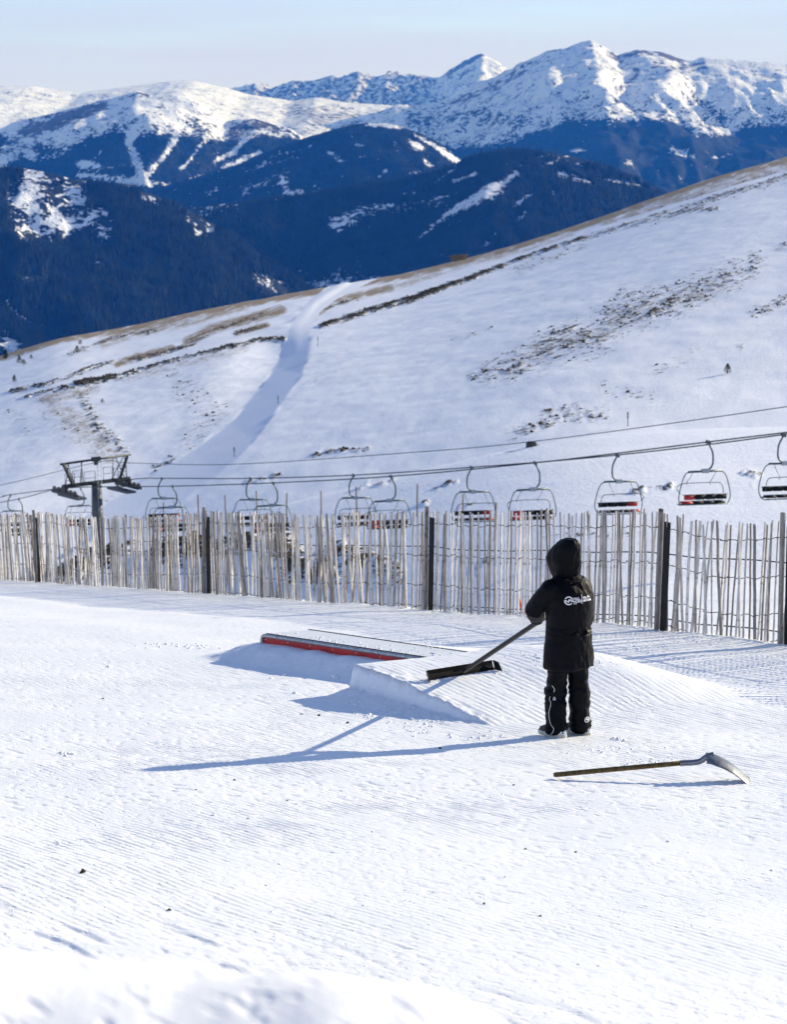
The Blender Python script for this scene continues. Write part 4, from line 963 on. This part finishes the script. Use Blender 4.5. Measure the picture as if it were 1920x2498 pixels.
# drawcord and toggle at the waist
bm = bmesh.new(); tube(bm, spline([L(-.03, -.148, .955), L(.02, -.158, .935), L(.07, -.150, .94), L(.09, -.142, .965)], 5), .006, 6); tube(bm, [L(.075, -.153, .955), L(.088, -.150, .97)], .011, 8)
obj('drawcord', bm, 'jacket_black', jacket)
# trousers
bm = bmesh.new()
loft(bm, [ring(0, 0, .60, .10, .08), ring(0, 0, .64, .165, .115), ring(0, 0, .72, .185, .125), ring(0, 0, .86, .19, .13), ring(0, 0, .92, .15, .11)], 26)
def leg(hx, kn, ft, sg):
    an = ft + Vector((0, 0, .055)); pts = [hx, hx.lerp(kn, .45), hx.lerp(kn, .85), kn, kn.lerp(an, .3), kn.lerp(an, .65), kn.lerp(an, .9), an]
    limb(bm, pts, [.092, .084, .077, .081, .085, .082, .087, .083], 24)
leg(L(-.095, 0, .72), kl, fl, -1); leg(L(.095, 0, .72), kr, fr, 1)
tm = remesh(bm, .011, 3, 'trousers')
co = mesh_co(tm).astype(float); z = co[:, 2]; a = co[:, 0] + .6 * co[:, 1]
d = .022 * ridged(a * 4, z * 11 + a * 5, 3, 190) * (.35 + .65 * np.exp(-((z - .36) / .12) ** 2) + .6 * np.exp(-((z - .08) / .07) ** 2)) + .006 * fbm(a * 16, z * 14, 2, 191)
co += mesh_no(tm) * d[:, None]; tm.vertices.foreach_set('co', co.astype(np.float32).ravel()); tm.update()
trou = obj('trousers', tm, 'trouser_black', body)
bm = bmesh.new(); loft(bm, [(kl + Vector((0, 0, dz)), Vector((r, 0, 0)), Vector((0, r, 0))) for dz, r in ((-.01, .096), (.0, .101), (.03, .100), (.04, .095))], 24); obj('knee_seam', bm, 'trouser_black', trou)
# prints: laid on the cloth from behind
dg = bpy.context.evaluated_depsgraph_get()
def lay(me_flat, target, to_world, dirv, off=.0035):
    """drop a flat mesh in (u, v) onto a garment along dirv"""
    tv = mesh_co(target); tree = BVHTree.FromPolygons([tuple(p) for p in tv], [tuple(p.vertices) for p in target.polygons])
    for vtx in me_flat.vertices:
        o_ = to_world(vtx.co.x, vtx.co.y); h = tree.ray_cast(o_, dirv)
        p = h[0] if h[0] else o_ + dirv * .2
        vtx.co = p - dirv * off
    me_flat.update(); return me_flat
def text_mesh(s, size, bold=.0):
    cu = bpy.data.curves.new('t', 'FONT'); cu.body = s; cu.size = size; cu.offset = bold; cu.resolution_u = 3
    o_ = bpy.data.objects.new('t', cu); COL.objects.link(o_); me = bpy.data.meshes.new_from_object(o_.evaluated_get(bpy.context.evaluated_depsgraph_get())); bpy.data.objects.remove(o_); return me
def shift(me, dx, dy, sx=1.0):
    for vtx in me.vertices: vtx.co = Vector((vtx.co.x * sx + dx, vtx.co.y + dy, 0))
    return me
def ribbon(pts, wd, sub=6):
    """flat stroke in (u, v)"""
    bm = bmesh.new(); P_ = []
    for (a, b) in zip(pts, pts[1:]):
        for k in range(sub): P_.append((a[0] + (b[0] - a[0]) * k / sub, a[1] + (b[1] - a[1]) * k / sub))
    P_.append(pts[-1]); prev = None
    for i, p in enumerate(P_):
        a = P_[max(i - 1, 0)]; b = P_[min(i + 1, len(P_) - 1)]; dx, dy = b[0] - a[0], b[1] - a[1]; l_ = math.hypot(dx, dy) + 1e-9
        n_ = (-dy / l_ * wd / 2, dx / l_ * wd / 2); cur = (bm.verts.new((p[0] + n_[0], p[1] + n_[1], 0)), bm.verts.new((p[0] - n_[0], p[1] - n_[1], 0)))
        if prev: bm.faces.new((prev[0], prev[1], cur[1], cur[0]))
        prev = cur
    me = bpy.data.meshes.new('r'); bm.to_mesh(me); bm.free(); return me
def arc(cx, cy, r, a0, a1, n=28): return [(cx + r * math.cos(R(a0 + (a1 - a0) * k / n)), cy + r * math.sin(R(a0 + (a1 - a0) * k / n))) for k in range(n + 1)]
back = lambda u, v_: L(u, -.45, v_)
bd = lc(0, 1, 0)
ZL = 1.262
prints = [('emblem', ribbon(arc(-.100, ZL, .033, 150, -18), .0095, 1)), ('emblem', ribbon(arc(-.100, ZL, .033, -40, -192), .0095, 1)),
          ('emblem', ribbon([(-.131, ZL + .008), (-.108, ZL - .010), (-.093, ZL + .014)], .008)), ('emblem', ribbon([(-.106, ZL - .017), (-.088, ZL + .010), (-.069, ZL - .012)], .008)),
          ('print', shift(text_mesh('VALL', .030, .0012), -.060, ZL + .003, .95)), ('print', shift(text_mesh('NORD', .030, .0012), -.060, ZL - .022, .95)), ('print', ribbon([(-.060, ZL - .030), (-.028, ZL - .030)], .0045)),
          ('print', ribbon([(.022, ZL + .045), (.026, ZL - .040)], .0048)),
          ('print', shift(text_mesh('PAL', .028, .0014), .036, ZL + .004, .95)), ('print', shift(text_mesh('ARINSAL', .027, .0014), .036, ZL - .020, .95)),
          ('print', ribbon([(.086, ZL + .006), (.094, ZL + .028), (.100, ZL + .010)], .008, 3)), ('print', ribbon([(.105, ZL + .008), (.110, ZL + .019), (.113, ZL + .009)], .005, 3))]
for nm, me in prints: obj(nm, lay(me, jm, back, bd), 'white_print', jacket)
tl_ = kl + Vector((0, 0, -.015))
def calf(u, v_): return Vector((tl_.x + u, tl_.y - .4, tl_.z + v_))
for pts in ([(-.028, -.02), (-.018, .012), (-.008, -.02), (-.028, -.02)],): obj('emblem', lay(ribbon(pts, .0048), tm, calf, Vector((0, 1, 0))), 'white_print', trou)
ra = fr + Vector((.052, 0, .155))
def shin(u, v_): return Vector((ra.x + u, ra.y - .4, ra.z + v_))
obj('emblem', lay(ribbon(arc(0, 0, .021, 0, 360, 20), .007, 1), tm, shin, Vector((0, 1, 0))), 'white_print', trou)
obj('emblem', lay(ribbon([(-.012, -.002), (-.002, .010), (.002, -.006), (.012, .004)], .006, 3), tm, shin, Vector((0, 1, 0))), 'white_print', trou)
pip = [(1346, 1668), (1352, 1680), (1340, 1700), (1343, 1712), (1338, 1735), (1342, 1760), (1349, 1770), (1341, 1786)]
pu = [(pp(x, y).x, pp(x, y).z) for x, y in pip]
pu = [(q.x, q.z) for q in spline([Vector((a, 0, b)) for a, b in pu], 4)]
obj('piping', lay(ribbon(pu, .0055, 2), tm, lambda u, v_: Vector((u, -.5, v_)), Vector((0, 1, 0)), .003), 'grey_piping', trou)
# shoes
for ft, ang in ((fl, 48), (fr, 52)):
    f_ = Vector((-math.sin(R(ang)), math.cos(R(ang)), 0)); s__ = Vector((f_.y, -f_.x, 0))
    def sr(q, z, hw, hl2): return (ft + f_ * q + Vector((0, 0, z)), s__ * hw, f_ * hl2)
    bm = bmesh.new(); loft(bm, [sr(.035, .000, .044, .138), sr(.035, .006, .049, .146), sr(.035, .034, .050, .147), sr(.035, .040, .046, .142)], 28, 2.6); so = obj('shoe', bm, 'shoe_rubber', body)
    bm = bmesh.new(); loft(bm, [sr(.035, .036, .046, .141), sr(.03, .065, .045, .130), sr(.0, .10, .042, .085), sr(-.02, .14, .04, .055)], 24, 2.4); obj('upper', bm, 'shoe_canvas', so)
    V = []
    for _ in range(60): 
        a_ = random.uniform(math.pi * .8, math.pi * 2.2); V.append((*(ft + s__ * .05 * math.cos(a_) + f_ * (.03 + .13 * math.sin(a_)) + Vector((0, 0, random.uniform(.028, .062)))), random.uniform(.006, .015)))
    bm = bmesh.new()
    for x, y, z_, r_ in V: bmesh.ops.create_icosphere(bm, subdivisions=1, radius=r_, matrix=Matrix.Translation((x, y, z_)))
    obj('snow_crust', bm, 'loose_snow', so, kind='stuff')

# ------------------------------------------------------------------ the scraper in the worker's hands
head = hit(1128, 1648); hw_l, hw_r = hit(1052, 1660), hit(1203, 1636)
top = G0 + hr_ + (G0 + hr_ - head).normalized() * .16
TO = head.copy(); scr = empty('snow_scraper', TO, label='wide black snow scraper with square handle held by the worker on the kicker', cat='scraper')
hx = (hw_r - hw_l); hx.z *= .6; hx.normalize(); hdl = (top - head).normalized()
dn = (Vector((hdl.x, hdl.y, 0)) - hx * Vector((hdl.x, hdl.y, 0)).dot(hx)).normalized()
bup = (Vector((0, 0, 1)) * .9 - dn * .38).normalized(); BWID = (hw_r - hw_l).length * .5 + .025
bm = bmesh.new(); nrm = hx.cross(bup).normalized()
prof = [(-.010, .0), (.012, .03), (.018, .06), (.010, .100)]
loop = [[bm.verts.new(hx * q * BWID + nrm * (a * (1 if nrm.dot(dn) > 0 else -1) * -1) + bup * b + Vector((0, 0, .004))) for a, b in prof] for q in np.linspace(-1, 1, 9)]
for a, b in zip(loop, loop[1:]):
    for k in range(3): bm.faces.new((a[k], a[k + 1], b[k + 1], b[k]))
bmesh.ops.solidify(bm, geom=bm.faces[:], thickness=.010)
obj('blade', bm, 'black_plastic', scr, smooth=False)
back_v = dn
for sgn in (-1, 1):
    e0 = hx * sgn * BWID + Vector((0, 0, .004)); bm = bmesh.new()
    tri = [e0, e0 + bup * .100, e0 + bup * .085 + back_v * .055 + hx * sgn * .02, e0 + back_v * .075 + hx * sgn * .03]
    a = [bm.verts.new(p) for p in tri]; b = [bm.verts.new(p + hx * sgn * .008) for p in tri]
    for k in range(4): bm.faces.new((a[k], a[(k + 1) % 4], b[(k + 1) % 4], b[k]))
    bm.faces.new(a[::-1]); bm.faces.new(b); obj('end_plate', bm, 'black_plastic', scr, smooth=False)
bm = bmesh.new(); tube(bm, [back_v * .03 + Vector((0, 0, .05)), (top - head)], 1, sq=(.041, .033)); bmesh.ops.bevel(bm, geom=bm.edges[:], offset=.006, segments=2, affect='EDGES'); obj('handle', bm, 'black_plastic', scr, smooth=False)
bm = bmesh.new(); tube(bm, [Vector((0, 0, .055)) - hx * .10, back_v * .10 + Vector((0, 0, .10))], .012, 6); tube(bm, [Vector((0, 0, .055)) + hx * .10, back_v * .10 + Vector((0, 0, .10))], .012, 6); obj('brace', bm, 'black_plastic', scr)
# gloves close round the handle
def glove(c, sg):
    bm = bmesh.new(); side = hdl.cross(Vector((0, 0, 1))).normalized(); upn = side.cross(hdl).normalized()
    pal = c + upn * .034
    limb(bm, [pal - hdl * .040 + side * .0, pal + hdl * .038], [.030, .028], 12)
    for k in range(4):
        o_ = hdl * (-.040 + .026 * k); rr = (.0108, .0118, .0115, .0098)[k]; e_ = (.95, 1.05, 1.0, .88)[k]
        limb(bm, [c + o_ + upn * .036 + side * .012 * sg, c + o_ + upn * .012 + side * .042 * sg * e_, c + o_ - upn * .028 * e_ + side * .030 * sg, c + o_ - upn * .036 - side * .006 * sg], [rr, rr, rr * .95, rr * .85], 8)
    limb(bm, [c - hdl * .045 * sg * 0 + hdl * .03 + upn * .034 - side * .016 * sg, c + hdl * .05 + upn * .010 - side * .042 * sg, c + hdl * .052 - upn * .022 - side * .034 * sg], [.014, .0125, .0105], 8)
    return remesh(bm, .0045, 2, 'glove')
def on_handle(p):
    t_ = (p + G0 - head).dot(hdl); return head + hdl * t_ - G0
for h_, sg in ((hl_, 1), (hr_, -1)): obj('glove', glove(on_handle(h_), sg), 'glove_tan', body)

# ------------------------------------------------------------------ chair lift
# two rope lines; the photograph's chairs give their places
LINE1 = dict(zip('JFHACE', [(394, 1167, 140), (610, 1167, 131.4), (862, 1159, 122.8), (1151, 1140, 114.2), (1507, 1110, 105.6), (1913, 1060, 97)]))
LINE2 = dict(zip('KGIBD', [(420, 1186, 133), (666, 1178, 124), (954, 1162, 114.8), (1306, 1129, 105.5), (1729, 1078, 96.3)]))
TWR = (235, 150.5)
pax = Vector((0.78, 0.62, 0)).normalized(); uax = Vector((pax.y, -pax.x, 0))                 # across and along the lift
t0 = P(235, 1186, 149.0); tb = hill_at(t0.x, 0, t0.y)
sh1 = P(306, 1171, 150.8); sh2 = P(160, 1191, 147.2)
left1 = [P(-500, 1330, 232), P(-150, 1242, 190), P(0, 1213, 174), P(25, 1207, 171.5)]; left2 = [P(-500, 1345, 226), P(-150, 1257, 184), P(45, 1217, 163)]
c1 = left1 + [sh1] + [P(*LINE1[k]) for k in 'JFHACE'] + [P(2400, 985, 88), P(3000, 880, 80)]
c2 = left2 + [sh2] + [P(*LINE2[k]) for k in 'KGIBD'] + [P(2260, 1010, 87), P(2900, 900, 79)]
tcab = [P(-500, 1300, 226), P(0, 1184, 172), P(241, 1127, 149)]; tcab2 = [P(241, 1128, 149), P(308, 1129, 147), P(560, 1133, 138), P(960, 1107, 124), P(1300, 1077, 114), P(1920, 992, 97), P(2600, 880, 82)]
for pts, r_, lb in ((c1, .036, 'upper dark steel haul rope of the chair lift'), (c2, .036, 'lower dark steel haul rope of the chair lift'), (tcab + tcab2[1:], .024, 'thin signal cable strung high above the chair lift ropes')):
    bm = bmesh.new(); c0 = pts[len(pts) // 2]; tube(bm, [p - c0 for p in spline(pts, 8)], r_, 6)
    o = obj('lift_cable', bm, 'cable_steel', label=lb, cat='cable', group='cables of the chair lift'); o.location = c0
# tower
tw = empty('lift_tower', (t0.x, t0.y, tb), math.atan2(pax.y, pax.x), label='dark green steel chair lift tower with crossbeam and wheel trains behind the fence', cat='lift tower')
hz_ = t0.z - tb
z1 = sh1.z - tb; z2 = sh2.z - tb
bm = bmesh.new(); tube(bm, [Vector((0, 0, -1)), Vector((0, 0, hz_ * .5)), Vector((0, 0, hz_ + .1))], [.50, .44, .38], 20); obj('column', bm, 'lift_column_grey', tw)
bm = bmesh.new(); box(bm, (-.6, -.5, -.8), (.6, .5, .5)); obj('footing', bm, 'lift_column_grey', tw, smooth=False)
tilt = (z1 - z2 + .35) / 5.6 * .12
def tz(x): return hz_ + .28 + tilt * x
bm = bmesh.new(); tube(bm, [Vector((-2.9, 0, tz(-2.9))), Vector((2.9, 0, tz(2.9)))], 1, sq=(.34, .30)); bmesh.ops.bevel(bm, geom=bm.edges[:], offset=.03, segments=1, affect='EDGES'); obj('crossbeam', bm, 'lift_steel', tw, smooth=False)
gh = 1.75
bm = bmesh.new(); tube(bm, [Vector((-3.05, 0, tz(-3) + gh - .05)), Vector((3.05, 0, tz(3) + gh + .1))], .085, 12); obj('gantry_beam', bm, 'lift_steel', tw)
for x0, x1 in ((-2.0, -2.8), (2.0, 2.75)):
    bm = bmesh.new(); tube(bm, [Vector((x0, 0, tz(x0))), Vector((x1, 0, tz(x1) + gh))], 1, sq=(.20, .20)); obj('gantry_leg', bm, 'lift_steel', tw, smooth=False)
for x0, y0, x1 in ((-2.9, -.4, -2.3), (-2.5, .3, -2.3), (-1.7, .35, -2.5), (-1.6, -.3, -1.2), (-1.0, .2, -1.3), (1.2, -.3, 1.5), (1.5, .3, 2.4), (2.3, -.3, 1.7), (2.9, .4, 2.5)):
    bm = bmesh.new(); tube(bm, [Vector((x0, y0, tz(x0) + .1)), Vector((x1, 0, tz(x1) + gh))], .032, 6); obj('brace', bm, 'lift_steel', tw)
for px0, px1, yy in ((-3.0, -2.2, -.55), (-1.75, -1.0, .5), (-1.3, -.4, -.5), (.9, 1.7, .5), (1.2, 1.9, -.5), (2.2, 2.95, .55)):
    bm = bmesh.new(); hr2 = 1.0
    a_, b_ = Vector((px0, yy, tz(px0))), Vector((px1, yy, tz(px1)))
    tube(bm, [a_, a_ + Vector((0, 0, hr2)), b_ + Vector((0, 0, hr2)), b_], .03, 6); tube(bm, [a_ + Vector((0, 0, .5)), b_ + Vector((0, 0, .5))], .02, 6); obj('railing', bm, 'lift_steel', tw)
bm = bmesh.new()
for xx in (-.16, .16): tube(bm, [Vector((xx, -.50, .3)), Vector((xx, -.46, hz_ + 1.9))], .018, 6)
for k in range(int((hz_ + 1.6) / .35)): tube(bm, [Vector((-.16, -.5, .5 + k * .35)), Vector((.16, -.5, .5 + k * .35))], .012, 6)
obj('ladder', bm, 'grip_grey', tw)
bm = bmesh.new(); box(bm, (-.35, -.12, tz(0) + gh - .12), (.35, .12, tz(0) + gh + .22)); box(bm, (-.14, -.1, tz(0) + gh - .4), (.14, .1, tz(0) + gh)); obj('signal_box', bm, 'lift_steel', tw, smooth=False)
wm_ = bmesh.new(); tube(wm_, [Vector((-.05, 0, 0)), Vector((.05, 0, 0))], .24, 18, up=(0, 0.1, 1)); wme = bpy.data.meshes.new('wheel'); wm_.to_mesh(wme); wm_.free(); wme.materials.append(MATS['sheave_rubber'])
hub = bmesh.new(); tube(hub, [Vector((-.065, 0, 0)), Vector((.065, 0, 0))], .10, 10, up=(0, .1, 1)); hme = bpy.data.meshes.new('hub'); hub.to_mesh(hme); hub.free(); hme.materials.append(MATS['lift_steel'])
for sx, zz in ((2.75, z1), (-2.75, z2)):
    bm = bmesh.new(); box(bm, (sx - .16, -1.75, zz - .52), (sx - .09, 1.75, zz - .30)); box(bm, (sx + .09, -1.75, zz - .52), (sx + .16, 1.75, zz - .30)); box(bm, (sx - .14, -.3, zz - .5), (sx + .14, .3, zz + .1))
    tr = obj('wheel_train', bm, 'lift_steel', tw, smooth=False)
    bm = bmesh.new(); wx0 = sx + (.2 if sx < 0 else -1.0); box(bm, (wx0, -1.5, zz - .78), (wx0 + .8, 1.5, zz - .62)); box(bm, (wx0, -.1, zz - .62), (wx0 + .1, .1, zz - .2)); obj('walkway', bm, 'lift_column_grey', tw, smooth=False)
    for k in range(6):
        o = obj('wheel', wme, None, tr); o.location = (sx, -1.55 + k * .62, zz - .27)
# chairs
def make_chair():
    e = empty('lift_chair')
    bm = bmesh.new(); tube(bm, spline([(0, 0, 0), (.06, 0, -.12), (.24, 0, -.5), (.27, 0, -.95), (.20, 0, -1.2), (.02, 0, -1.36), (-.1, 0, -1.38)], 5), .045, 8); obj('hanger', bm, 'chair_green', e)
    bm = bmesh.new(); box(bm, (-.05, -.26, -.08), (.05, .26, .10)); bmesh.ops.bevel(bm, geom=bm.edges[:], offset=.02, segments=1, affect='EDGES'); obj('grip', bm, 'chair_green', e, smooth=False)
    bm = bmesh.new(); box(bm, (-.30, -.10, -1.50), (.06, .10, -1.30)); bmesh.ops.bevel(bm, geom=bm.edges[:], offset=.02, segments=1, affect='EDGES'); obj('joint', bm, 'grip_grey', e, smooth=False)
    bm = bmesh.new(); tube(bm, [(-1.0, 0, -1.43), (.72, 0, -1.40)], .055, 8); obj('crossbar', bm, 'chair_green', e)
    for sg in (-1, 1):
        bm = bmesh.new(); tube(bm, spline([(sg * .70 - .12, 0, -1.42), (sg * .98 - .12, 0, -1.50), (sg * 1.16 - .12, -.02, -1.85), (sg * 1.30 - .12, -.02, -2.4), (sg * 1.33 - .12, .0, -2.75), (sg * 1.24 - .12, .12, -3.06), (sg * 1.2 - .12, .50, -3.10)], 5), .027, 8); obj('side_frame', bm, 'chair_green', e)
    bm = bmesh.new(); tube(bm, [(-1.36, .02, -3.06), (1.12, .02, -3.06)], .035, 6); tube(bm, [(-1.32, .48, -3.1), (1.08, .48, -3.1)], .03, 6); tube(bm, [(-1.30, -.06, -2.55), (1.06, -.06, -2.55)], .02, 6); obj('seat_frame', bm, 'chair_green', e)
    for k in range(4):
        x0 = -1.22 + k * .555
        bm = bmesh.new(); box(bm, (x0, .0, -3.04), (x0 + .548, .50, -2.94)); bmesh.ops.bevel(bm, geom=bm.edges[:], offset=.03, segments=2, affect='EDGES'); obj('seat_cushion', bm, 'seat_red' if k == 0 else 'seat_black', e)
        bm = bmesh.new(); box(bm, (x0, -.14, -2.80), (x0 + .548, -.06, -2.55)); bmesh.ops.bevel(bm, geom=bm.edges[:], offset=.03, segments=2, affect='EDGES'); obj('backrest_cushion', bm, 'seat_red' if k == 0 else 'seat_black', e)
    bm = bmesh.new(); tube(bm, spline([(-1.38, .0, -2.5), (-1.46, .25, -2.25), (-1.25, .32, -2.08), (-.8, .34, -2.04), (.5, .34, -2.04), (.85, .32, -2.10), (.96, .3, -2.4), (.95, .25, -2.7)], 5), .020, 6)
    for xx in (-.75, .45): tube(bm, spline([(xx, 0, -1.44), (xx - .1, .2, -1.8), (xx - .2, .34, -2.05), (xx - .12, .36, -2.14)], 4), .014, 6)
    obj('restraint_bar', bm, 'chair_green', e); return e
proto = make_chair(); used = [False]
def put_chair(pos, rz, label, sc=1.0):
    c = proto if not used[0] else copy_tree(proto)
    used[0] = True; c.location = pos; c.rotation_euler = (0, 0, rz); c.scale = (sc, sc, sc)
    tag(c, label, 'chair lift seat', 'chairs hanging from the lift ropes')
rz2 = math.atan2(pax.y, pax.x) * 0.55; rz1 = rz2 + math.pi
names = {'E': 'chair lift seat cut off by the right edge of the picture', 'C': 'chair lift seat with red right end above the worker', 'A': 'chair lift seat with red right end just right of the picture centre', 'H': 'chair lift seat on the upper rope left of the picture centre', 'F': 'chair lift seat on the upper rope, third from the tower on that rope', 'J': 'chair lift seat on the upper rope nearest right of the tower',
         'D': 'chair lift seat with red left end, rightmost wholly visible one', 'B': 'chair lift seat with red left end, directly above the worker hood', 'I': 'chair lift seat with red left end just left of the picture centre', 'G': 'chair lift seat on the lower rope, second right of the tower', 'K': 'chair lift seat on the lower rope nearest right of the tower'}
for k, v_ in LINE1.items(): put_chair(P(*v_) + Vector((0, 0, -.03)), rz1 - .16, names[k])
for k, v_ in LINE2.items(): put_chair(P(*v_) + Vector((0, 0, -.03)), rz2 - .16, names[k])
put_chair(P(196, 1190, 151) + Vector((0, 0, -.1)), rz2 - .16, 'chair lift seat hanging beneath the lift tower', 0.92)
put_chair(P(25, 1207, 171.5) + Vector((0, 0, -.03)), rz1 - .16, 'chair lift seat farthest left, on the upper rope left of the tower')
put_chair(P(45, 1217, 163) + Vector((0, 0, -.03)), rz2 - .16, 'chair lift seat on the lower rope just left of the tower')

# ------------------------------------------------------------------ poles behind the fence
poles = [(305, 1255, 147), (396, 1225, 147), (484, 1206, 146), (550, 1207, 145), (627, 1197, 143), (698, 1203, 141), (783, 1198, 138), (870, 1187, 135), (1018, 1180, 130), (1130, 1205, 120), (1208, 1225, 114), (1335, 1240, 110)]
prs = []
for k, (x, y, D) in enumerate(poles):
    tp = P(x, y, D); zb_ = hill_at(tp.x, 0, tp.y)
    bm = bmesh.new(); hgt = max(1.2, tp.z - zb_)
    tube(bm, [Vector((random.uniform(-.02, .02), 0, -.3)), Vector((0, 0, hgt * .5)), Vector((random.uniform(-.03, .03), 0, hgt))], [.052, .050, .046], 9)
    bmesh.ops.bevel(bm, geom=[e for e in bm.edges if e.calc_length() < .06 and min(v.co.z for v in e.verts) > hgt - .01], offset=.01, segments=1, affect='EDGES')
    o = obj('wooden_pole', bm, 'pole_wood', label='%s wooden pole from the left standing on the snow behind the fence' % ordinal(k), cat='pole', group='wooden poles behind the fence'); o.location = (tp.x, tp.y, tp.z - hgt); o.rotation_euler = (random.gauss(0, .01), random.gauss(0, .012), 0)
for (x, y0, y1), lb in (((1532, 1005, 1040), 'thin lone stake on the open hillside at right'), ((678, 965, 985), 'thin green piste marker beside the upper ski track'), ((571, 1090, 1115), 'thin green piste marker beside the lower ski track'), ((775, 820, 845), 'thin green piste marker at the bend of the ski track')):
    b_ = hill_hit(x, y1)
    if b_ is None: continue
    hgt = (y1 - y0) / FPX * b_.length; bm = bmesh.new(); tube(bm, [Vector((0, 0, -.2)), Vector((0, 0, hgt))], .045, 6); tube(bm, [Vector((0, 0, hgt * .55)), Vector((0, 0, hgt * 1.0))], .075, 6)
    o = obj('piste_marker', bm, 'chair_green' if 'green' in lb else 'pole_wood', label=lb, cat='marker'); o.location = b_

# ------------------------------------------------------------------ small things on the hill
def shrub(x, y, hgt, label, cat='conifer', wide=.42):
    b_ = hill_hit(x, y)
    if b_ is None: return
    e = empty('small_conifer', b_, label=label, cat=cat); rs = np.random.RandomState(int(x)); bm = bmesh.new()
    for _ in range(190):
        u = rs.rand() ** .8; r_ = wide * hgt * (1 - u) ** .8 * (0.35 + .75 * rs.rand()); a = rs.uniform(0, 6.28); s_ = hgt * .10 * rs.uniform(.6, 1.4)
        c = Vector((r_ * math.cos(a), r_ * math.sin(a), hgt * (.08 + .9 * u))); o_ = Vector((math.cos(a), math.sin(a), rs.uniform(-.4, .5))); t_ = Vector((-math.sin(a), math.cos(a), rs.uniform(-.4, .4)))
        q = [c - t_ * s_ * .5, c + o_ * s_ * 1.2, c + t_ * s_ * .5, c - o_ * s_ * .4 + Vector((0, 0, s_ * .4))]; vs = [bm.verts.new(p) for p in q]
        for tri in ((0, 1, 2), (0, 3, 1), (1, 3, 2)): bm.faces.new([vs[i] for i in tri])
    obj('crown', bm, 'needle_dark', e, smooth=False)
    bm = bmesh.new(); tube(bm, [Vector((0, 0, -.4)), Vector((0, 0, hgt * .5)), Vector((0, 0, hgt * .95))], [hgt * .05, hgt * .035, hgt * .01], 7); obj('trunk', bm, 'bark', e)
shrub(13, 876, 2.6, 'tallest small conifer on the ridge at the left edge', wide=.26); shrub(46, 886, 1.9, 'bushy small conifer on the ridge near the left edge'); shrub(57, 890, 1.3, 'low bushy conifer beside the bushy one on the left ridge', wide=.55); shrub(75, 876, 1.1, 'little round conifer on the ridge, right of the bushy one', wide=.5)
shrub(34, 932, 1.5, 'small pointed conifer on the snow above the left road cut', wide=.36); shrub(187, 862, 1.8, 'dark leaning bush on the upper left slope', 'bush', .5); shrub(195, 840, 1.2, 'small bush on the ridge above the dark leaning bush', 'bush', .5); shrub(360, 818, 1.2, 'small lone bush on the ridge left of the ski track', 'bush', .45); shrub(1776, 912, 1.1, 'small lone dark conifer on the right hillside', wide=.45); shrub(249, 983, .7, 'single dark tuft bush on smooth snow above the lift tower', 'bush', .6)
b_ = hill_hit(1297, 1090)
if b_:
    bm = bmesh.new(); bmesh.ops.create_icosphere(bm, subdivisions=3, radius=1)
    for v_ in bm.verts:
        n_ = Vector((abs(v_.co.x) ** .5 * math.copysign(1, v_.co.x), abs(v_.co.y) ** .5 * math.copysign(1, v_.co.y), abs(v_.co.z) ** .6 * math.copysign(1, v_.co.z)))
        v_.co = Vector((n_.x * .42, n_.y * .35, n_.z * .30 + .12)) * (1 + .12 * float(pn(np.array([v_.co.x * 3]), np.array([v_.co.y * 3 + v_.co.z * 2]), 210)[0]))
    o = obj('boulder', bm, 'stone_brown', label='squarish dark boulder on the snow bank behind the signal cable', cat='boulder'); o.location = b_
# stacked logs on the ridge
b_ = hill_hit(1118, 636)
if b_:
    lp = empty('log_pile', b_, -.05, label='small pile of pale logs on the ridge against the dark valley', cat='logs')
    for k, (xx, zz, ln_) in enumerate(((0, .35, 4.6), (.5, .75, 4.4), (-.3, 1.15, 5.2), (.6, 1.5, 4.6), (.2, .0, 4.0))):
        bm = bmesh.new(); tube(bm, [Vector((xx - ln_ / 2, .3 * (k % 2), zz)), Vector((xx, .3 * (k % 2), zz + .05)), Vector((xx + ln_ / 2, .3 * (k % 2), zz + .12))], [.2, .22, .2], 9); obj('log', bm, 'pole_wood', lp)
